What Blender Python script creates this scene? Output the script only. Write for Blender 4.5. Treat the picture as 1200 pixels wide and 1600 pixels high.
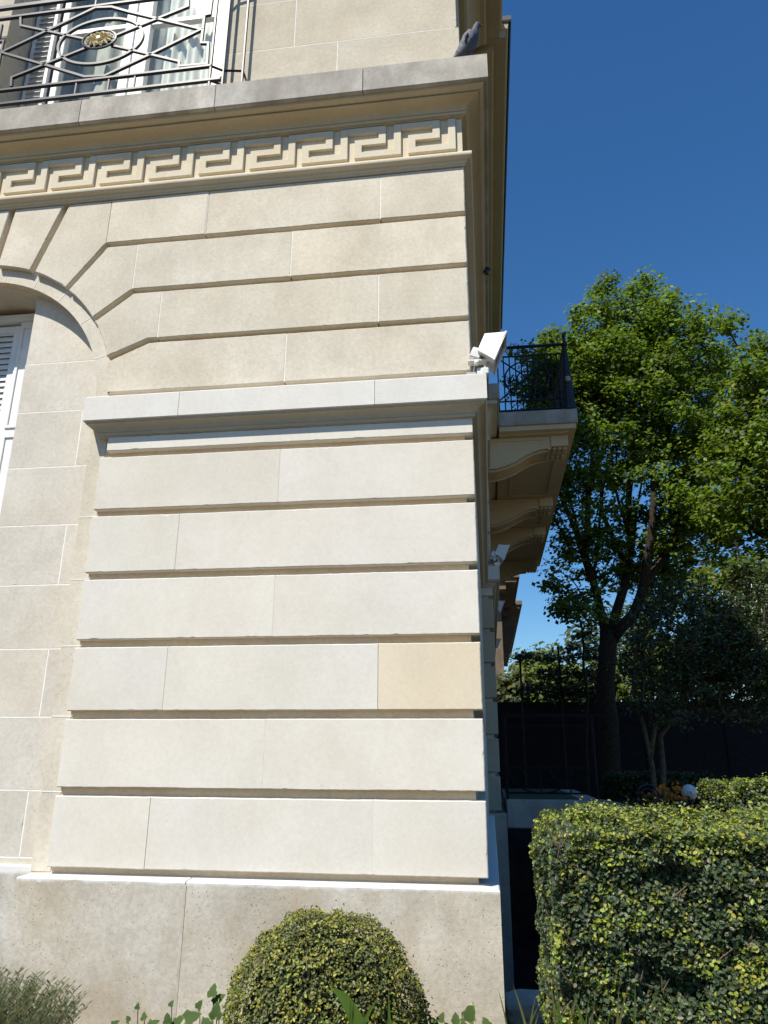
import bpy, bmesh, math, random
import numpy as np
from mathutils import Vector, Matrix, noise

random.seed(7); RNG = np.random.default_rng(7)
for o in list(bpy.data.objects): bpy.data.objects.remove(o)
S = bpy.context.scene
COL = S.collection

# ------------------------------------------------------------------ camera
F, PITCH, YAW, ROLL, EYE = 1165.14, math.radians(18.0545), math.radians(-7.7611), math.radians(0.2926), 1.5
cp, sp, cy, sy, cr, sr = math.cos(PITCH), math.sin(PITCH), math.cos(YAW), math.sin(YAW), math.cos(ROLL), math.sin(ROLL)
R_ = Vector((cy*cr - sy*sp*sr, -sy*cr - cy*sp*sr, cp*sr))
U_ = Vector((-cy*sr - sy*sp*cr, sy*sr - cy*sp*cr, cp*cr))
F_ = Vector((sy*cp, cy*cp, sp))
cam = bpy.data.cameras.new('camera'); camo = bpy.data.objects.new('camera', cam); COL.objects.link(camo)
camo.matrix_world = Matrix(((R_.x, U_.x, -F_.x, 0), (R_.y, U_.y, -F_.y, 0), (R_.z, U_.z, -F_.z, EYE), (0, 0, 0, 1)))
cam.sensor_fit = 'VERTICAL'; cam.sensor_height = 24; cam.sensor_width = 18; cam.lens = 24*F/1600
cam.clip_start = .05; cam.clip_end = 2000
S.camera = camo
S.render.resolution_x, S.render.resolution_y = 768, 1024

# ------------------------------------------------------------------ sky and sun
LIGHT = Vector((.50, 1.0, -1.40)).normalized()          # the way sunlight travels
elev = math.asin(-LIGHT.z); azim = math.atan2(-LIGHT.x, -LIGHT.y)
W = bpy.data.worlds.new('World'); S.world = W; W.use_nodes = True
wn = W.node_tree; bg = wn.nodes['Background']
sky = wn.nodes.new('ShaderNodeTexSky'); sky.sky_type = 'NISHITA'; sky.sun_disc = False
sky.sun_elevation = elev; sky.sun_rotation = azim % (2*math.pi)
sky.altitude = 0; sky.air_density = 1.3; sky.dust_density = 0.0; sky.ozone_density = 10
hs_ = wn.nodes.new('ShaderNodeHueSaturation'); hs_.inputs['Saturation'].default_value = 1.13; wn.links.new(sky.outputs[0], hs_.inputs['Color'])
wn.links.new(hs_.outputs[0], bg.inputs[0]); bg.inputs[1].default_value = 0.104
sun = bpy.data.lights.new('sun', 'SUN'); suno = bpy.data.objects.new('sun', sun); COL.objects.link(suno)
sun.energy = 5.0; sun.angle = math.radians(.53); sun.color = (1, .945, .85)
suno.rotation_euler = LIGHT.to_track_quat('-Z', 'Y').to_euler(); suno.location = (-10, -10, 25)
vs = S.view_settings; vs.view_transform = 'Standard'; vs.look = 'None'; vs.gamma = 1; vs.exposure = 0.21
vs.use_curve_mapping = False
S.render.engine = 'CYCLES'

# ------------------------------------------------------------------ helpers
def ray(px, py):                                  # direction of a photo pixel
    x2, u2 = (px-600)/F, (800-py)/F
    return F_ + R_*x2 + U_*u2
def P(px, py, Y):                                 # that pixel on the vertical plane at depth Y
    r = ray(px, py); t = Y/r.y
    return Vector((r.x*t, Y, EYE + r.z*t))

WL = {}                                           # world position of each object's origin
def link(o, parent, loc):
    COL.objects.link(o); WL[o] = Vector(loc)
    if parent is not None:
        o.parent = parent; o.location = Vector(loc) - WL[parent]
    else: o.location = loc
    return o
def tag(o, label=None, cat=None, group=None, kind=None):
    if label: o['label'] = label
    if cat: o['category'] = cat
    if group: o['group'] = group
    if kind: o['kind'] = kind
    return o
def thing(name, label, cat, loc=(0, 0, 0), group=None):
    o = bpy.data.objects.new(name, None); o.empty_display_size = .2
    link(o, None, loc); return tag(o, label, cat, group)
def smooth(me, on=True):
    me.polygons.foreach_set('use_smooth', [on]*len(me.polygons))
def mk(name, V, Fc, mat, parent=None, color=None, shade=False, kind=None, label=None):
    V = [Vector(v) for v in V]
    lo = Vector((min(v.x for v in V), min(v.y for v in V), min(v.z for v in V)))
    hi = Vector((max(v.x for v in V), max(v.y for v in V), max(v.z for v in V)))
    c = (lo+hi)/2
    me = bpy.data.meshes.new(name); me.from_pydata([v-c for v in V], [], Fc); me.validate()
    if shade: smooth(me)
    me.materials.append(mat)
    o = bpy.data.objects.new(name, me); link(o, parent, c)
    if color is not None: o.color = (*color, 1)
    return tag(o, label, None, None, kind)
class MB:
    def __init__(s): s.v, s.f = [], []
    def add(s, V, Fc):
        n = len(s.v); s.v += [Vector(v) for v in V]; s.f += [tuple(i+n for i in f) for f in Fc]; return s
    def box(s, x0, x1, y0, y1, z0, z1, c=0):
        if c <= 0:
            return s.add([(x0,y0,z0),(x1,y0,z0),(x1,y1,z0),(x0,y1,z0),(x0,y0,z1),(x1,y0,z1),(x1,y1,z1),(x0,y1,z1)],
                         [(0,3,2,1),(4,5,6,7),(0,1,5,4),(1,2,6,5),(2,3,7,6),(3,0,4,7)])
        b = bmesh.new(); bmesh.ops.create_cube(b, size=1)
        for v in b.verts: v.co = Vector((x0+(x1-x0)*(v.co.x+.5), y0+(y1-y0)*(v.co.y+.5), z0+(z1-z0)*(v.co.z+.5)))
        bmesh.ops.bevel(b, geom=b.edges[:], offset=c, segments=1, affect='EDGES', profile=.5)
        b.verts.index_update()
        s.add([v.co.copy() for v in b.verts], [[v.index for v in f.verts] for f in b.faces]); b.free(); return s
    def tube(s, pts, r, n=6, closed=False, flat=1.0, cap=True):
        pts = [Vector(p) for p in pts]; m = len(pts); rs = r if isinstance(r, (list, tuple)) else [r]*m
        base = len(s.v); ref = None
        for i, p in enumerate(pts):
            a = pts[i-1] if (i or closed) else p; b = pts[(i+1) % m] if (i < m-1 or closed) else p
            t = (b-a).normalized()
            if ref is None: ref = t.orthogonal().normalized()
            if abs(t.dot(ref)) > .99: ref = t.orthogonal().normalized()
            u = (ref - t*ref.dot(t)).normalized(); w = t.cross(u); ref = u
            for k in range(n):
                an = 2*math.pi*(k+.5)/n
                s.v.append(p + (u*math.cos(an) + w*math.sin(an)*flat)*rs[i])
        for i in range(m if closed else m-1):
            j = (i+1) % m
            for k in range(n):
                k2 = (k+1) % n
                s.f.append((base+i*n+k, base+i*n+k2, base+j*n+k2, base+j*n+k))
        if cap and not closed:
            s.f.append(tuple(base+k for k in reversed(range(n)))); s.f.append(tuple(base+(m-1)*n+k for k in range(n)))
        return s
    def bar(s, pts, hy, hz, closed=False):          # bar of rectangular section lying in an XZ plane: hy along Y
        pts = [Vector(p) for p in pts]; m = len(pts); base = len(s.v)
        for i, p in enumerate(pts):
            a = pts[i-1] if (i or closed) else p; b = pts[(i+1) % m] if (i < m-1 or closed) else p
            d1 = (p-a); d2 = (b-p); d1 = d1.normalized() if d1.length > 1e-6 else d2.normalized(); d2 = d2.normalized() if d2.length > 1e-6 else d1
            t = (d1+d2); t = t.normalized() if t.length > .2 else d1
            nrm = Vector((-t.z, 0, t.x)); k = 1/max(.5, t.dot(d1))
            for sy_, sn in ((-1,-1),(1,-1),(1,1),(-1,1)): s.v.append(p + nrm*hz*k*sn + Vector((0, hy*sy_, 0)))
        for i in range(m if closed else m-1):
            j = (i+1) % m
            for k in range(4): s.f.append((base+i*4+k, base+i*4+(k+1) % 4, base+j*4+(k+1) % 4, base+j*4+k))
        if not closed: s.f += [(base+3, base+2, base+1, base), tuple(base+(m-1)*4+k for k in range(4))]
        return s
    def lathe(s, c, prof, n=16, axis='z'):
        c = Vector(c); base = len(s.v); m = len(prof)
        for r, h in prof:
            for k in range(n):
                a = 2*math.pi*k/n; x, y = r*math.cos(a), r*math.sin(a)
                s.v.append(c + (Vector((x, y, h)) if axis == 'z' else Vector((x, -h, y))))
        for i in range(m-1):
            for k in range(n):
                q = (base+i*n+k, base+i*n+(k+1) % n, base+(i+1)*n+(k+1) % n, base+(i+1)*n+k)
                s.f.append(q)
        return s
    def build(s, name, mat, parent=None, **k): return mk(name, s.v, s.f, mat, parent, **k)

# ------------------------------------------------------------------ materials
def nodes(name):
    m = bpy.data.materials.new(name); m.use_nodes = True; nt = m.node_tree
    return m, nt, nt.nodes['Principled BSDF'], nt.links.new
def N(nt, t, **k):
    n = nt.nodes.new(t)
    for a, b in k.items(): setattr(n, a, b)
    return n
def ramp(nt, pts):
    r = N(nt, 'ShaderNodeValToRGB'); e = r.color_ramp.elements
    while len(e) < len(pts): e.new(.5)
    for i, (p, c) in enumerate(pts): e[i].position = p; e[i].color = (*c, 1) if len(c) == 3 else c
    return r
def mixc(nt, L, mode, fac, a, b):
    m = N(nt, 'ShaderNodeMix', data_type='RGBA', blend_type=mode)
    for sock, v in ((m.inputs[0], fac), (m.inputs[6], a), (m.inputs[7], b)):
        if hasattr(v, 'is_linked'): L(v, sock)
        else: sock.default_value = v if isinstance(v, (int, float)) else (*v, 1)
    return m.outputs[2]
def g(x): return (x, x, x)

def stone(name, mott=.10, pits=.35, stain=0.0, staincol=(.30, .27, .22), rough=.85, zlime=None, bump=.35, fine=.10, pitscale=55, lo=.45, hi=.68):
    m, nt, b, L = nodes(name)
    oi = N(nt, 'ShaderNodeObjectInfo'); geo = N(nt, 'ShaderNodeNewGeometry')
    off = N(nt, 'ShaderNodeVectorMath', operation='MULTIPLY_ADD')
    cmb = N(nt, 'ShaderNodeCombineXYZ'); mul = N(nt, 'ShaderNodeMath', operation='MULTIPLY'); mul.inputs[1].default_value = 37.0
    L(oi.outputs['Random'], mul.inputs[0])
    for i in range(3): L(mul.outputs[0], cmb.inputs[i])
    add = N(nt, 'ShaderNodeVectorMath', operation='ADD'); L(geo.outputs['Position'], add.inputs[0]); L(cmb.outputs[0], add.inputs[1])
    co = add.outputs[0]
    def nz(scale, det=6, rgh=.6, v=co):
        n = N(nt, 'ShaderNodeTexNoise'); n.inputs['Scale'].default_value = scale; n.inputs['Detail'].default_value = det; n.inputs['Roughness'].default_value = rgh
        L(v, n.inputs['Vector']); return n.outputs['Fac']
    n1 = nz(2.2); r1 = ramp(nt, [(.3, g(1-mott*1.6)), (.7, g(1+mott*.6))]); L(n1, r1.inputs[0])
    c = mixc(nt, L, 'MULTIPLY', 1.0, oi.outputs['Color'], r1.outputs[0])
    nf = nz(38, 8, .7); rf = ramp(nt, [(.3, g(1-fine*1.5)), (.7, g(1+fine*.5))]); L(nf, rf.inputs[0])
    c = mixc(nt, L, 'MULTIPLY', 1.0, c, rf.outputs[0])
    # warm/cool drift inside a block
    nh = nz(1.1, 3, .5); rh = ramp(nt, [(.35, (1.02, 1.0, .955)), (.65, (.995, 1.0, 1.0))]); L(nh, rh.inputs[0])
    c = mixc(nt, L, 'MULTIPLY', 1.0, c, rh.outputs[0])
    if stain > 0:
        mp = N(nt, 'ShaderNodeMapping'); mp.inputs['Scale'].default_value = (1, 1, .45); L(co, mp.inputs[0])
        ns = nz(3.2, 8, .68, mp.outputs[0]); rs_ = ramp(nt, [(lo, g(0)), (hi, g(stain))]); L(ns, rs_.inputs[0])
        c = mixc(nt, L, 'MIX', rs_.outputs[0], c, staincol)
    vo = N(nt, 'ShaderNodeTexVoronoi'); vo.inputs['Scale'].default_value = pitscale; L(co, vo.inputs['Vector'])
    np_ = nz(6, 4); mp2 = N(nt, 'ShaderNodeMath', operation='MULTIPLY'); L(np_, mp2.inputs[0]); mp2.inputs[1].default_value = .30
    lt = N(nt, 'ShaderNodeMath', operation='SUBTRACT'); L(mp2.outputs[0], lt.inputs[0]); L(vo.outputs['Distance'], lt.inputs[1])
    rp = ramp(nt, [(.0, g(0)), (.06, g(1))]); L(lt.outputs[0], rp.inputs[0])
    pm = N(nt, 'ShaderNodeMath', operation='MULTIPLY'); L(rp.outputs[0], pm.inputs[0]); pm.inputs[1].default_value = pits
    c = mixc(nt, L, 'MIX', pm.outputs[0], c, (.17, .14, .10))
    if zlime is not None:
        sx = N(nt, 'ShaderNodeSeparateXYZ'); L(geo.outputs['Position'], sx.inputs[0])
        wob = nz(9, 4); wm = N(nt, 'ShaderNodeMath', operation='MULTIPLY_ADD'); L(wob, wm.inputs[0]); wm.inputs[1].default_value = .05; L(sx.outputs['Z'], wm.inputs[2])
        mr = N(nt, 'ShaderNodeMapRange'); L(wm.outputs[0], mr.inputs[0]); mr.inputs[1].default_value = zlime+.025; mr.inputs[2].default_value = zlime+.045
        c = mixc(nt, L, 'MIX', mr.outputs[0], c, (.72, .71, .68))
    L(c, b.inputs['Base Color']); b.inputs['Roughness'].default_value = rough; b.inputs['Specular IOR Level'].default_value = .2
    hs = N(nt, 'ShaderNodeMath', operation='MULTIPLY_ADD'); L(rp.outputs[0], hs.inputs[0]); hs.inputs[1].default_value = -.8; L(nf, hs.inputs[2])
    bm = N(nt, 'ShaderNodeBump'); bm.inputs['Strength'].default_value = bump; bm.inputs['Distance'].default_value = .004
    L(hs.outputs[0], bm.inputs['Height']); L(bm.outputs[0], b.inputs['Normal'])
    return m
def plain(name, col, rough=.6, metal=0, spec=.5, var=.12, scale=20, bump=0, coat=0):
    m, nt, b, L = nodes(name)
    n = N(nt, 'ShaderNodeTexNoise'); n.inputs['Scale'].default_value = scale; n.inputs['Detail'].default_value = 5
    tc = N(nt, 'ShaderNodeNewGeometry'); L(tc.outputs['Position'], n.inputs['Vector'])
    r = ramp(nt, [(.3, tuple(c*(1-var*1.5) for c in col)), (.7, tuple(min(1, c*(1+var)) for c in col))]); L(n.outputs['Fac'], r.inputs[0])
    L(r.outputs[0], b.inputs['Base Color']); b.inputs['Roughness'].default_value = rough; b.inputs['Metallic'].default_value = metal
    b.inputs['Specular IOR Level'].default_value = spec; b.inputs['Coat Weight'].default_value = coat
    if bump:
        bm = N(nt, 'ShaderNodeBump'); bm.inputs['Strength'].default_value = bump; bm.inputs['Distance'].default_value = .01
        L(n.outputs['Fac'], bm.inputs['Height']); L(bm.outputs[0], b.inputs['Normal'])
    return m
def leafmat(name, trans=.35, rough=.42, spec=.4):
    m, nt, b, L = nodes(name)
    at = N(nt, 'ShaderNodeAttribute', attribute_name='leaf_tint')
    L(at.outputs['Color'], b.inputs['Base Color']); b.inputs['Roughness'].default_value = rough; b.inputs['Specular IOR Level'].default_value = spec
    tr = N(nt, 'ShaderNodeBsdfTranslucent'); tc = mixc(nt, L, 'MULTIPLY', 1.0, at.outputs['Color'], (1.3, 1.35, .5)); L(tc, tr.inputs[0])
    mx = N(nt, 'ShaderNodeMixShader'); mx.inputs[0].default_value = trans
    L(b.outputs[0], mx.inputs[1]); L(tr.outputs[0], mx.inputs[2]); L(mx.outputs[0], nt.nodes['Material Output'].inputs['Surface'])
    return m

M_STONE = stone('limestone', mott=.10, pits=.45, stain=.35, staincol=(.46, .40, .30), lo=.50, hi=.72)
M_CLEAN = stone('limestone_cleaned', mott=.05, pits=.22, fine=.05, bump=.25, stain=.22, staincol=(.52, .49, .43), lo=.52, hi=.70)
M_TRIM = stone('limestone_trim', mott=.06, pits=.12, fine=.06)
M_SLAB = stone('limestone_weathered', mott=.22, pits=.6, stain=.85, staincol=(.26, .235, .20), pitscale=40, lo=.40, hi=.66)
M_PLINTH = stone('limestone_plinth', mott=.18, fine=.15, pits=.75, stain=.65, staincol=(.40, .32, .20), zlime=.795, pitscale=48, bump=.5)
M_GROOVE = stone('limestone_core', mott=.12, pits=.2)
M_MORTAR = plain('lime_mortar', (.80, .78, .72), .9, spec=.1, var=.05)
M_IRON = plain('black_painted_iron', (.014, .016, .026), .42, spec=.35, var=.3, scale=60)
M_BLACK = plain('black_sheet_metal', (.012, .012, .014), .65, spec=.15, var=.3, scale=8)
M_GILT = plain('gilded_metal', (.85, .68, .38), .5, metal=.6, var=.2, scale=90)
M_WHITE = plain('white_paint', (.78, .78, .77), .5, var=.04, scale=12)
M_LAMP = plain('white_enamel', (.72, .71, .68), .38, var=.10, scale=40)
M_GREYP = plain('grey_plastic', (.35, .34, .32), .6, var=.15)
M_DGLASS = plain('dark_lamp_glass', (.04, .04, .045), .12, spec=.6)
M_ROOM = plain('room_plaster', (.25, .23, .19), .9, var=.1)
M_CURT = plain('curtain_cloth', (.82, .82, .78), .9, var=.06, scale=8)
M_SHEER = plain('dim_curtain', (.55, .55, .50), .9, var=.1, scale=6)
M_ZINC = plain('zinc_roof', (.035, .037, .040), .6, metal=.2)
M_GRAVEL = plain('pale_gravel', (.115, .092, .060), .95, spec=.1, var=.25, scale=60, bump=.6)
M_SOIL = plain('dark_soil', (.07, .05, .035), .95, spec=.1, var=.4, scale=30, bump=1.0)
M_CONC = stone('grey_concrete', mott=.16, pits=.3, stain=.5, staincol=(.16, .16, .15))
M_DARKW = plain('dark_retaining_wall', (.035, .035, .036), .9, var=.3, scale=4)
M_BARK = plain('bark', (.050, .040, .030), .95, spec=.1, var=.4, scale=25, bump=1.0)
M_TWIG = plain('twig', (.20, .15, .10), .9, spec=.1, var=.4, scale=40)
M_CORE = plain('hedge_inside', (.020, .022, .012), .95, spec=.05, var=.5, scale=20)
M_LEAF = leafmat('tree_leaf', .50, .5)
M_BOX = leafmat('box_leaf', .25, .42, .4)
M_EVER = leafmat('evergreen_leaf', .15, .30, .5)
def glassmat():
    m = bpy.data.materials.new('window_glass'); m.use_nodes = True; nt = m.node_tree; L = nt.links.new
    nt.nodes.remove(nt.nodes['Principled BSDF'])
    t = N(nt, 'ShaderNodeBsdfTransparent'); t.inputs[0].default_value = (.92, .95, .93, 1)
    gl = N(nt, 'ShaderNodeBsdfGlossy'); gl.inputs['Roughness'].default_value = .02
    lw = N(nt, 'ShaderNodeLayerWeight'); lw.inputs[0].default_value = .5; pw = N(nt, 'ShaderNodeMath', operation='POWER'); L(lw.outputs['Facing'], pw.inputs[0]); pw.inputs[1].default_value = 3.0; fr = N(nt, 'ShaderNodeMath', operation='MULTIPLY_ADD'); L(pw.outputs[0], fr.inputs[0]); fr.inputs[1].default_value = .22; fr.inputs[2].default_value = .04
    mx = N(nt, 'ShaderNodeMixShader'); L(fr.outputs[0], mx.inputs[0]); L(t.outputs[0], mx.inputs[1]); L(gl.outputs[0], mx.inputs[2])
    L(mx.outputs[0], nt.nodes['Material Output'].inputs['Surface']); return m
M_GLASS = glassmat()
M_FILL = plain('pointing', (.66, .625, .55), .9, spec=.1, var=.06)
M_PJ = plain('old_mortar', (.50, .45, .36), .9, spec=.1, var=.15, scale=9)

# ------------------------------------------------------------------ ground
XC, YF = -.0305, 4.5
AX0, AX1, AY0, AY1 = -.20, 1.75, 5.55, 20.0             # the sunken yard beside the house
def sheet_with_hole():
    x = [-400, AX0, AX1, 400]; y = [-300, AY0, AY1, 900]; V = [(a, b, 0) for b in y for a in x]; Fc = []
    for j in range(3):
        for i in range(3):
            if (i, j) != (1, 1): q = j*4+i; Fc.append((q, q+1, q+5, q+4))
    return V, Fc
mk('ground', *sheet_with_hole(), M_GRAVEL, kind='structure')
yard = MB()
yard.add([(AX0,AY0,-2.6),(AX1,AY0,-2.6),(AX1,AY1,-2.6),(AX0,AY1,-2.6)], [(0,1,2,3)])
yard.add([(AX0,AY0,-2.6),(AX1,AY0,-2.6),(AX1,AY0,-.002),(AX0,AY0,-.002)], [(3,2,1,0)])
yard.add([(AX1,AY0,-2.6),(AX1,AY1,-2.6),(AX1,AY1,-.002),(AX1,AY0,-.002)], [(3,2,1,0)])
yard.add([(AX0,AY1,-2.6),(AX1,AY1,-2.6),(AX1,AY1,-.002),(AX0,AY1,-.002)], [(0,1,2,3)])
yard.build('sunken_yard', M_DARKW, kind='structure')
def bed(name, x0, x1, y0, y1, h=.09, n=26):
    V, Fc = [], []
    for j in range(n+1):
        for i in range(n+1):
            u, v = i/n, j/n; e = min(1, 8*min(u, 1-u, v, 1-v)); x = x0+(x1-x0)*u; y = y0+(y1-y0)*v
            V.append((x, y, .004 + h*e*(.6+.8*noise.noise((x*5, y*5, 3))) if e > 0 else -.01))
    for j in range(n):
        for i in range(n): q = j*(n+1)+i; Fc.append((q, q+1, q+n+2, q+n+1))
    return mk(name, V, Fc, M_SOIL, shade=True, kind='structure')
bed('flower_bed', -5.2, .10, 3.1, 4.36)
bed('hedge_bed', .12, 3.6, 2.85, 5.3)

# ------------------------------------------------------------------ the house
house = thing('stone_mansion', 'pale limestone mansion with rusticated corner, moulded string course and projecting side bay', 'building', (-2.6, 9, 0))
C_LOW = (.72, .68, .605); C_MID = (.66, .61, .525); C_UP = (.675, .615, .505); C_CORE = (.50, .43, .32); C_TRIM = (.67, .595, .46)
def jcol(c, s=.045):
    k = 1+random.uniform(-s, s); w = random.uniform(-s, s)*.25
    return (min(1, c[0]*k*(1+w)), min(1, c[1]*k), min(1, c[2]*k*(1-w)))
def poly_block(name, poly, y0, depth, mat, parent, color=None, ch=.007, jit=.002, seg=.022, kind=None, label=None, tight=()):
    """a stone seen on a wall facing -Y: outline poly (x,z) anticlockwise, chamfered and a little worn at its edges"""
    a = sum(p[0]*q[1]-q[0]*p[1] for p, q in zip(poly, poly[1:]+poly[:1]))
    if a < 0: poly = poly[::-1]
    pts = []; nor = []
    m = len(poly)
    for i in range(m):
        p, q = poly[i], poly[(i+1) % m]; d = math.hypot(q[0]-p[0], q[1]-p[1]); k = max(1, int(d/seg)) if jit > 0 else 1
        for j in range(k): pts.append((p[0]+(q[0]-p[0])*j/k, p[1]+(q[1]-p[1])*j/k))
    n = len(pts); A = []; B = []; Cc = []
    sd = random.uniform(0, 100)
    for i in range(n):
        p0, p, p1 = pts[i-1], pts[i], pts[(i+1) % n]
        e0 = Vector((p[0]-p0[0], p[1]-p0[1])); e1 = Vector((p1[0]-p[0], p1[1]-p[1])); e0.normalize(); e1.normalize()
        n0 = Vector((-e0.y, e0.x)); n1 = Vector((-e1.y, e1.x)); nn = n0+n1
        nn = nn/max(.3, nn.dot(n0)) if nn.length > 1e-6 else n0
        w = jit*(noise.noise((p[0]*4+sd, p[1]*4, 1.7))*1.2 + noise.noise((p[0]*37+sd, p[1]*37, 5))*1.1) if jit > 0 else 0
        chip = max(0, noise.noise((p[0]*23+sd, p[1]*23, 9))-.42)*.022 if jit > 0 else 0
        cw = ch+w+chip; o = Vector(p) + nn*max(w, -.002); c2 = Vector(p) + nn*cw
        if any(abs(p[0]-tx) < .006 for tx in tight):
            o.x = p[0]; c2.x = p[0]+(nn.x/max(.01, abs(nn.x)))*.0006 if abs(nn.x) > .01 else p[0]
            if abs(nn.y) < .3: c2.y = p[1]
            chip = -ch/.7+.0006/.7 if abs(nn.y) < .3 else chip
        A.append((p[0], y0+depth, p[1])); B.append((o.x, y0+ch+chip*.7, o.y)); Cc.append((c2.x, y0, c2.y))
    V = A+B+Cc; Fc = []
    for i in range(n):
        j = (i+1) % n
        Fc.append((i, j, n+j, n+i)); Fc.append((n+i, n+j, 2*n+j, 2*n+i))
    Fc.append(tuple(range(2*n, 3*n))); Fc.append(tuple(reversed(range(n))))
    return mk(name, V, Fc, mat, parent, color=color, kind=kind, label=label)
def rect(x0, x1, z0, z1): return [(x0, z0), (x1, z0), (x1, z1), (x0, z1)]

# --- courses of the corner pier (bottom, top, joints, colour, look)
XL = -2.605; JG = .004
ACX, ACZ, AR, ARI = -3.82, 3.93, 1.205, 1.09            # arch over the ground floor window
def joint(x, z0, z1, y=YF, w=None): MB().box(x-JG, x+JG, y+.0025, y+.02, z0+.004, z1-.004).build('mortar_joint', M_MORTAR, house)
def fjoint(x, z0, z1): pass
low = [(3.073, 3.453, [-1.318], C_MID), (2.636, 3.023, [-1.985], C_LOW), (2.194, 2.586, [-1.31], C_LOW),
       (1.753, 2.144, [-1.98, -.645], C_LOW), (1.307, 1.703, [-1.322], C_LOW), (.866, 1.257, [-2.0, -.667], C_LOW)]
tones = {(0, 0): (.675, .635, .56), (0, 1): (.69, .65, .575), (1, 0): (.675, .64, .565), (1, 1): (.70, .66, .59), (2, 0): (.71, .675, .605), (2, 1): (.71, .672, .60), (3, 0): (.69, .655, .58), (3, 1): (.705, .668, .595), (3, 2): (.72, .625, .47)}
for r, (z0, z1, js, c) in enumerate(low):
    xs = [XL]+sorted(js)+[XC]
    for i in range(len(xs)-1):
        a, b = xs[i]+(.0012 if i else 0), xs[i+1]-(.0012 if i < len(xs)-2 else 0)
        last = i == len(xs)-2
        poly_block('stone_block', rect(a, b, z0, z1), YF+random.uniform(-.0015, .0015), .70 if last else .30, M_CLEAN, house,
                   color=jcol(tones.get((r, i), c), .008), ch=.005, jit=.0016, tight=js,
                   label='yellowish replacement block in the corner pier' if (r, i) == (3, 2) else None)
for r, (z0, z1, js, c) in enumerate(low):              # tight joints pointed in stone colour, two of them left open
    for x in js:
        if (r, x) not in ((5, -2.0), (3, -.645)): MB().box(x-.0013, x+.0013, YF+.0016, YF+.03, z0+.006, z1-.006).build('mortar_joint', M_FILL, house)
def arc(x_from, x_to, n=8):                             # points of the outer arch between two x, left to right
    a0 = math.acos(max(-1, min(1, (x_from-ACX)/AR))); a1 = math.acos(max(-1, min(1, (x_to-ACX)/AR)))
    return [(ACX+AR*math.cos(a0+(a1-a0)*i/n), ACZ+AR*math.sin(a0+(a1-a0)*i/n)) for i in range(n+1)]
TOPZ = 5.652
upper = []
upper.append([(-2.789+JG, 5.251), (-2.0, 5.251), (-2.0, TOPZ), (-2.789+JG, TOPZ)])
upper.append(rect(-1.996+JG, -.652-JG, 5.251, TOPZ)); upper.append(rect(-.652+JG, XC, 5.251, TOPZ))
upper.append(rect(-2.528+JG, -1.313-JG, 4.814, 5.213)); upper.append(rect(-1.313+JG, XC, 4.814, 5.213))
upper.append(rect(-2.287+JG, -.662-JG, 4.380, 4.774)); upper.append(rect(-.662+JG, XC, 4.380, 4.774))
upper.append(rect(-1.318+JG, XC, 3.957, 4.342))
for x, z0, z1 in ((-2.785, 5.251, TOPZ), (-1.998, 5.251, TOPZ), (-.652, 5.251, TOPZ), (-2.528, 4.814, 5.213), (-1.313, 4.814, 5.213),
                  (-2.287, 4.38, 4.774), (-.662, 4.38, 4.774), (-1.318, 3.957, 4.342)): joint(x, z0, z1)
vou = []                                                # the stones that bend round the arch
vou.append([(-2.789-JG, 5.251), (-2.789-JG, TOPZ), (-3.148, TOPZ)] + arc(-3.352, -3.072))
vou.append([(-2.528-JG, 4.814), (-2.528-JG, 5.213), (-2.772, 5.213)] + arc(-3.043, -2.815))
vou.append([(-2.360, 4.380), (-2.287-JG, 4.380), (-2.287-JG, 4.774), (-2.512, 4.774)] + arc(-2.792, -2.660))
vou.append([(-1.318-JG, 3.957), (-1.318-JG, 4.342), (-2.345, 4.342)] + arc(-2.648, -2.6151, 6) + [(-2.615, 3.957)])
vou.append([(-3.198, TOPZ), (-3.612, TOPZ)] + arc(-3.676, -3.395))
key = [(-3.660, TOPZ), (-3.98, TOPZ)] + arc(-3.918, -3.722)
for i, p in enumerate(upper):
    depth = .7 if abs(max(q[0] for q in p)-XC) < .01 else .3
    poly_block('stone_block', p, YF+random.uniform(-.001, .001), depth, M_STONE, house, color=jcol(C_UP, .04), ch=.006, jit=.0025, tight=(-2.785, -1.998, -.652, -2.528, -1.313, -2.287, -.662, -1.318))
mir = lambda p: [(2*ACX-x, z) for x, z in p]
for p in vou:
    poly_block('stone_block', p, YF, .12 if p is not vou[3] else .3, M_STONE, house, color=jcol(C_UP, .03), ch=.006, jit=.0018, tight=(-2.789, -2.528, -2.287, -1.318))
    poly_block('stone_block', mir(p), YF, .12, M_STONE, house, color=jcol(C_UP, .04), ch=.006, jit=.0018)
poly_block('keystone', key, YF-.002, .12, M_STONE, house, color=jcol(C_UP, .03), ch=.006, jit=.0018)
for z0, z1 in [(q[0], q[1]) for q in low]:              # the matching pier left of the window
    poly_block('stone_block', rect(-6.9, 2*ACX-XL, z0, z1), YF, .3, M_CLEAN, house, color=jcol(C_LOW, .03), ch=.006, jit=.003)
for z0, z1, xe in ((5.251, TOPZ, -2.789), (4.814, 5.213, -2.528), (4.38, 4.774, -2.287)):
    poly_block('stone_block', rect(-6.9, 2*ACX-xe-JG*2, z0, z1), YF, .3, M_STONE, house, color=jcol(C_UP, .03), ch=.006, jit=.002)

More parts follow.
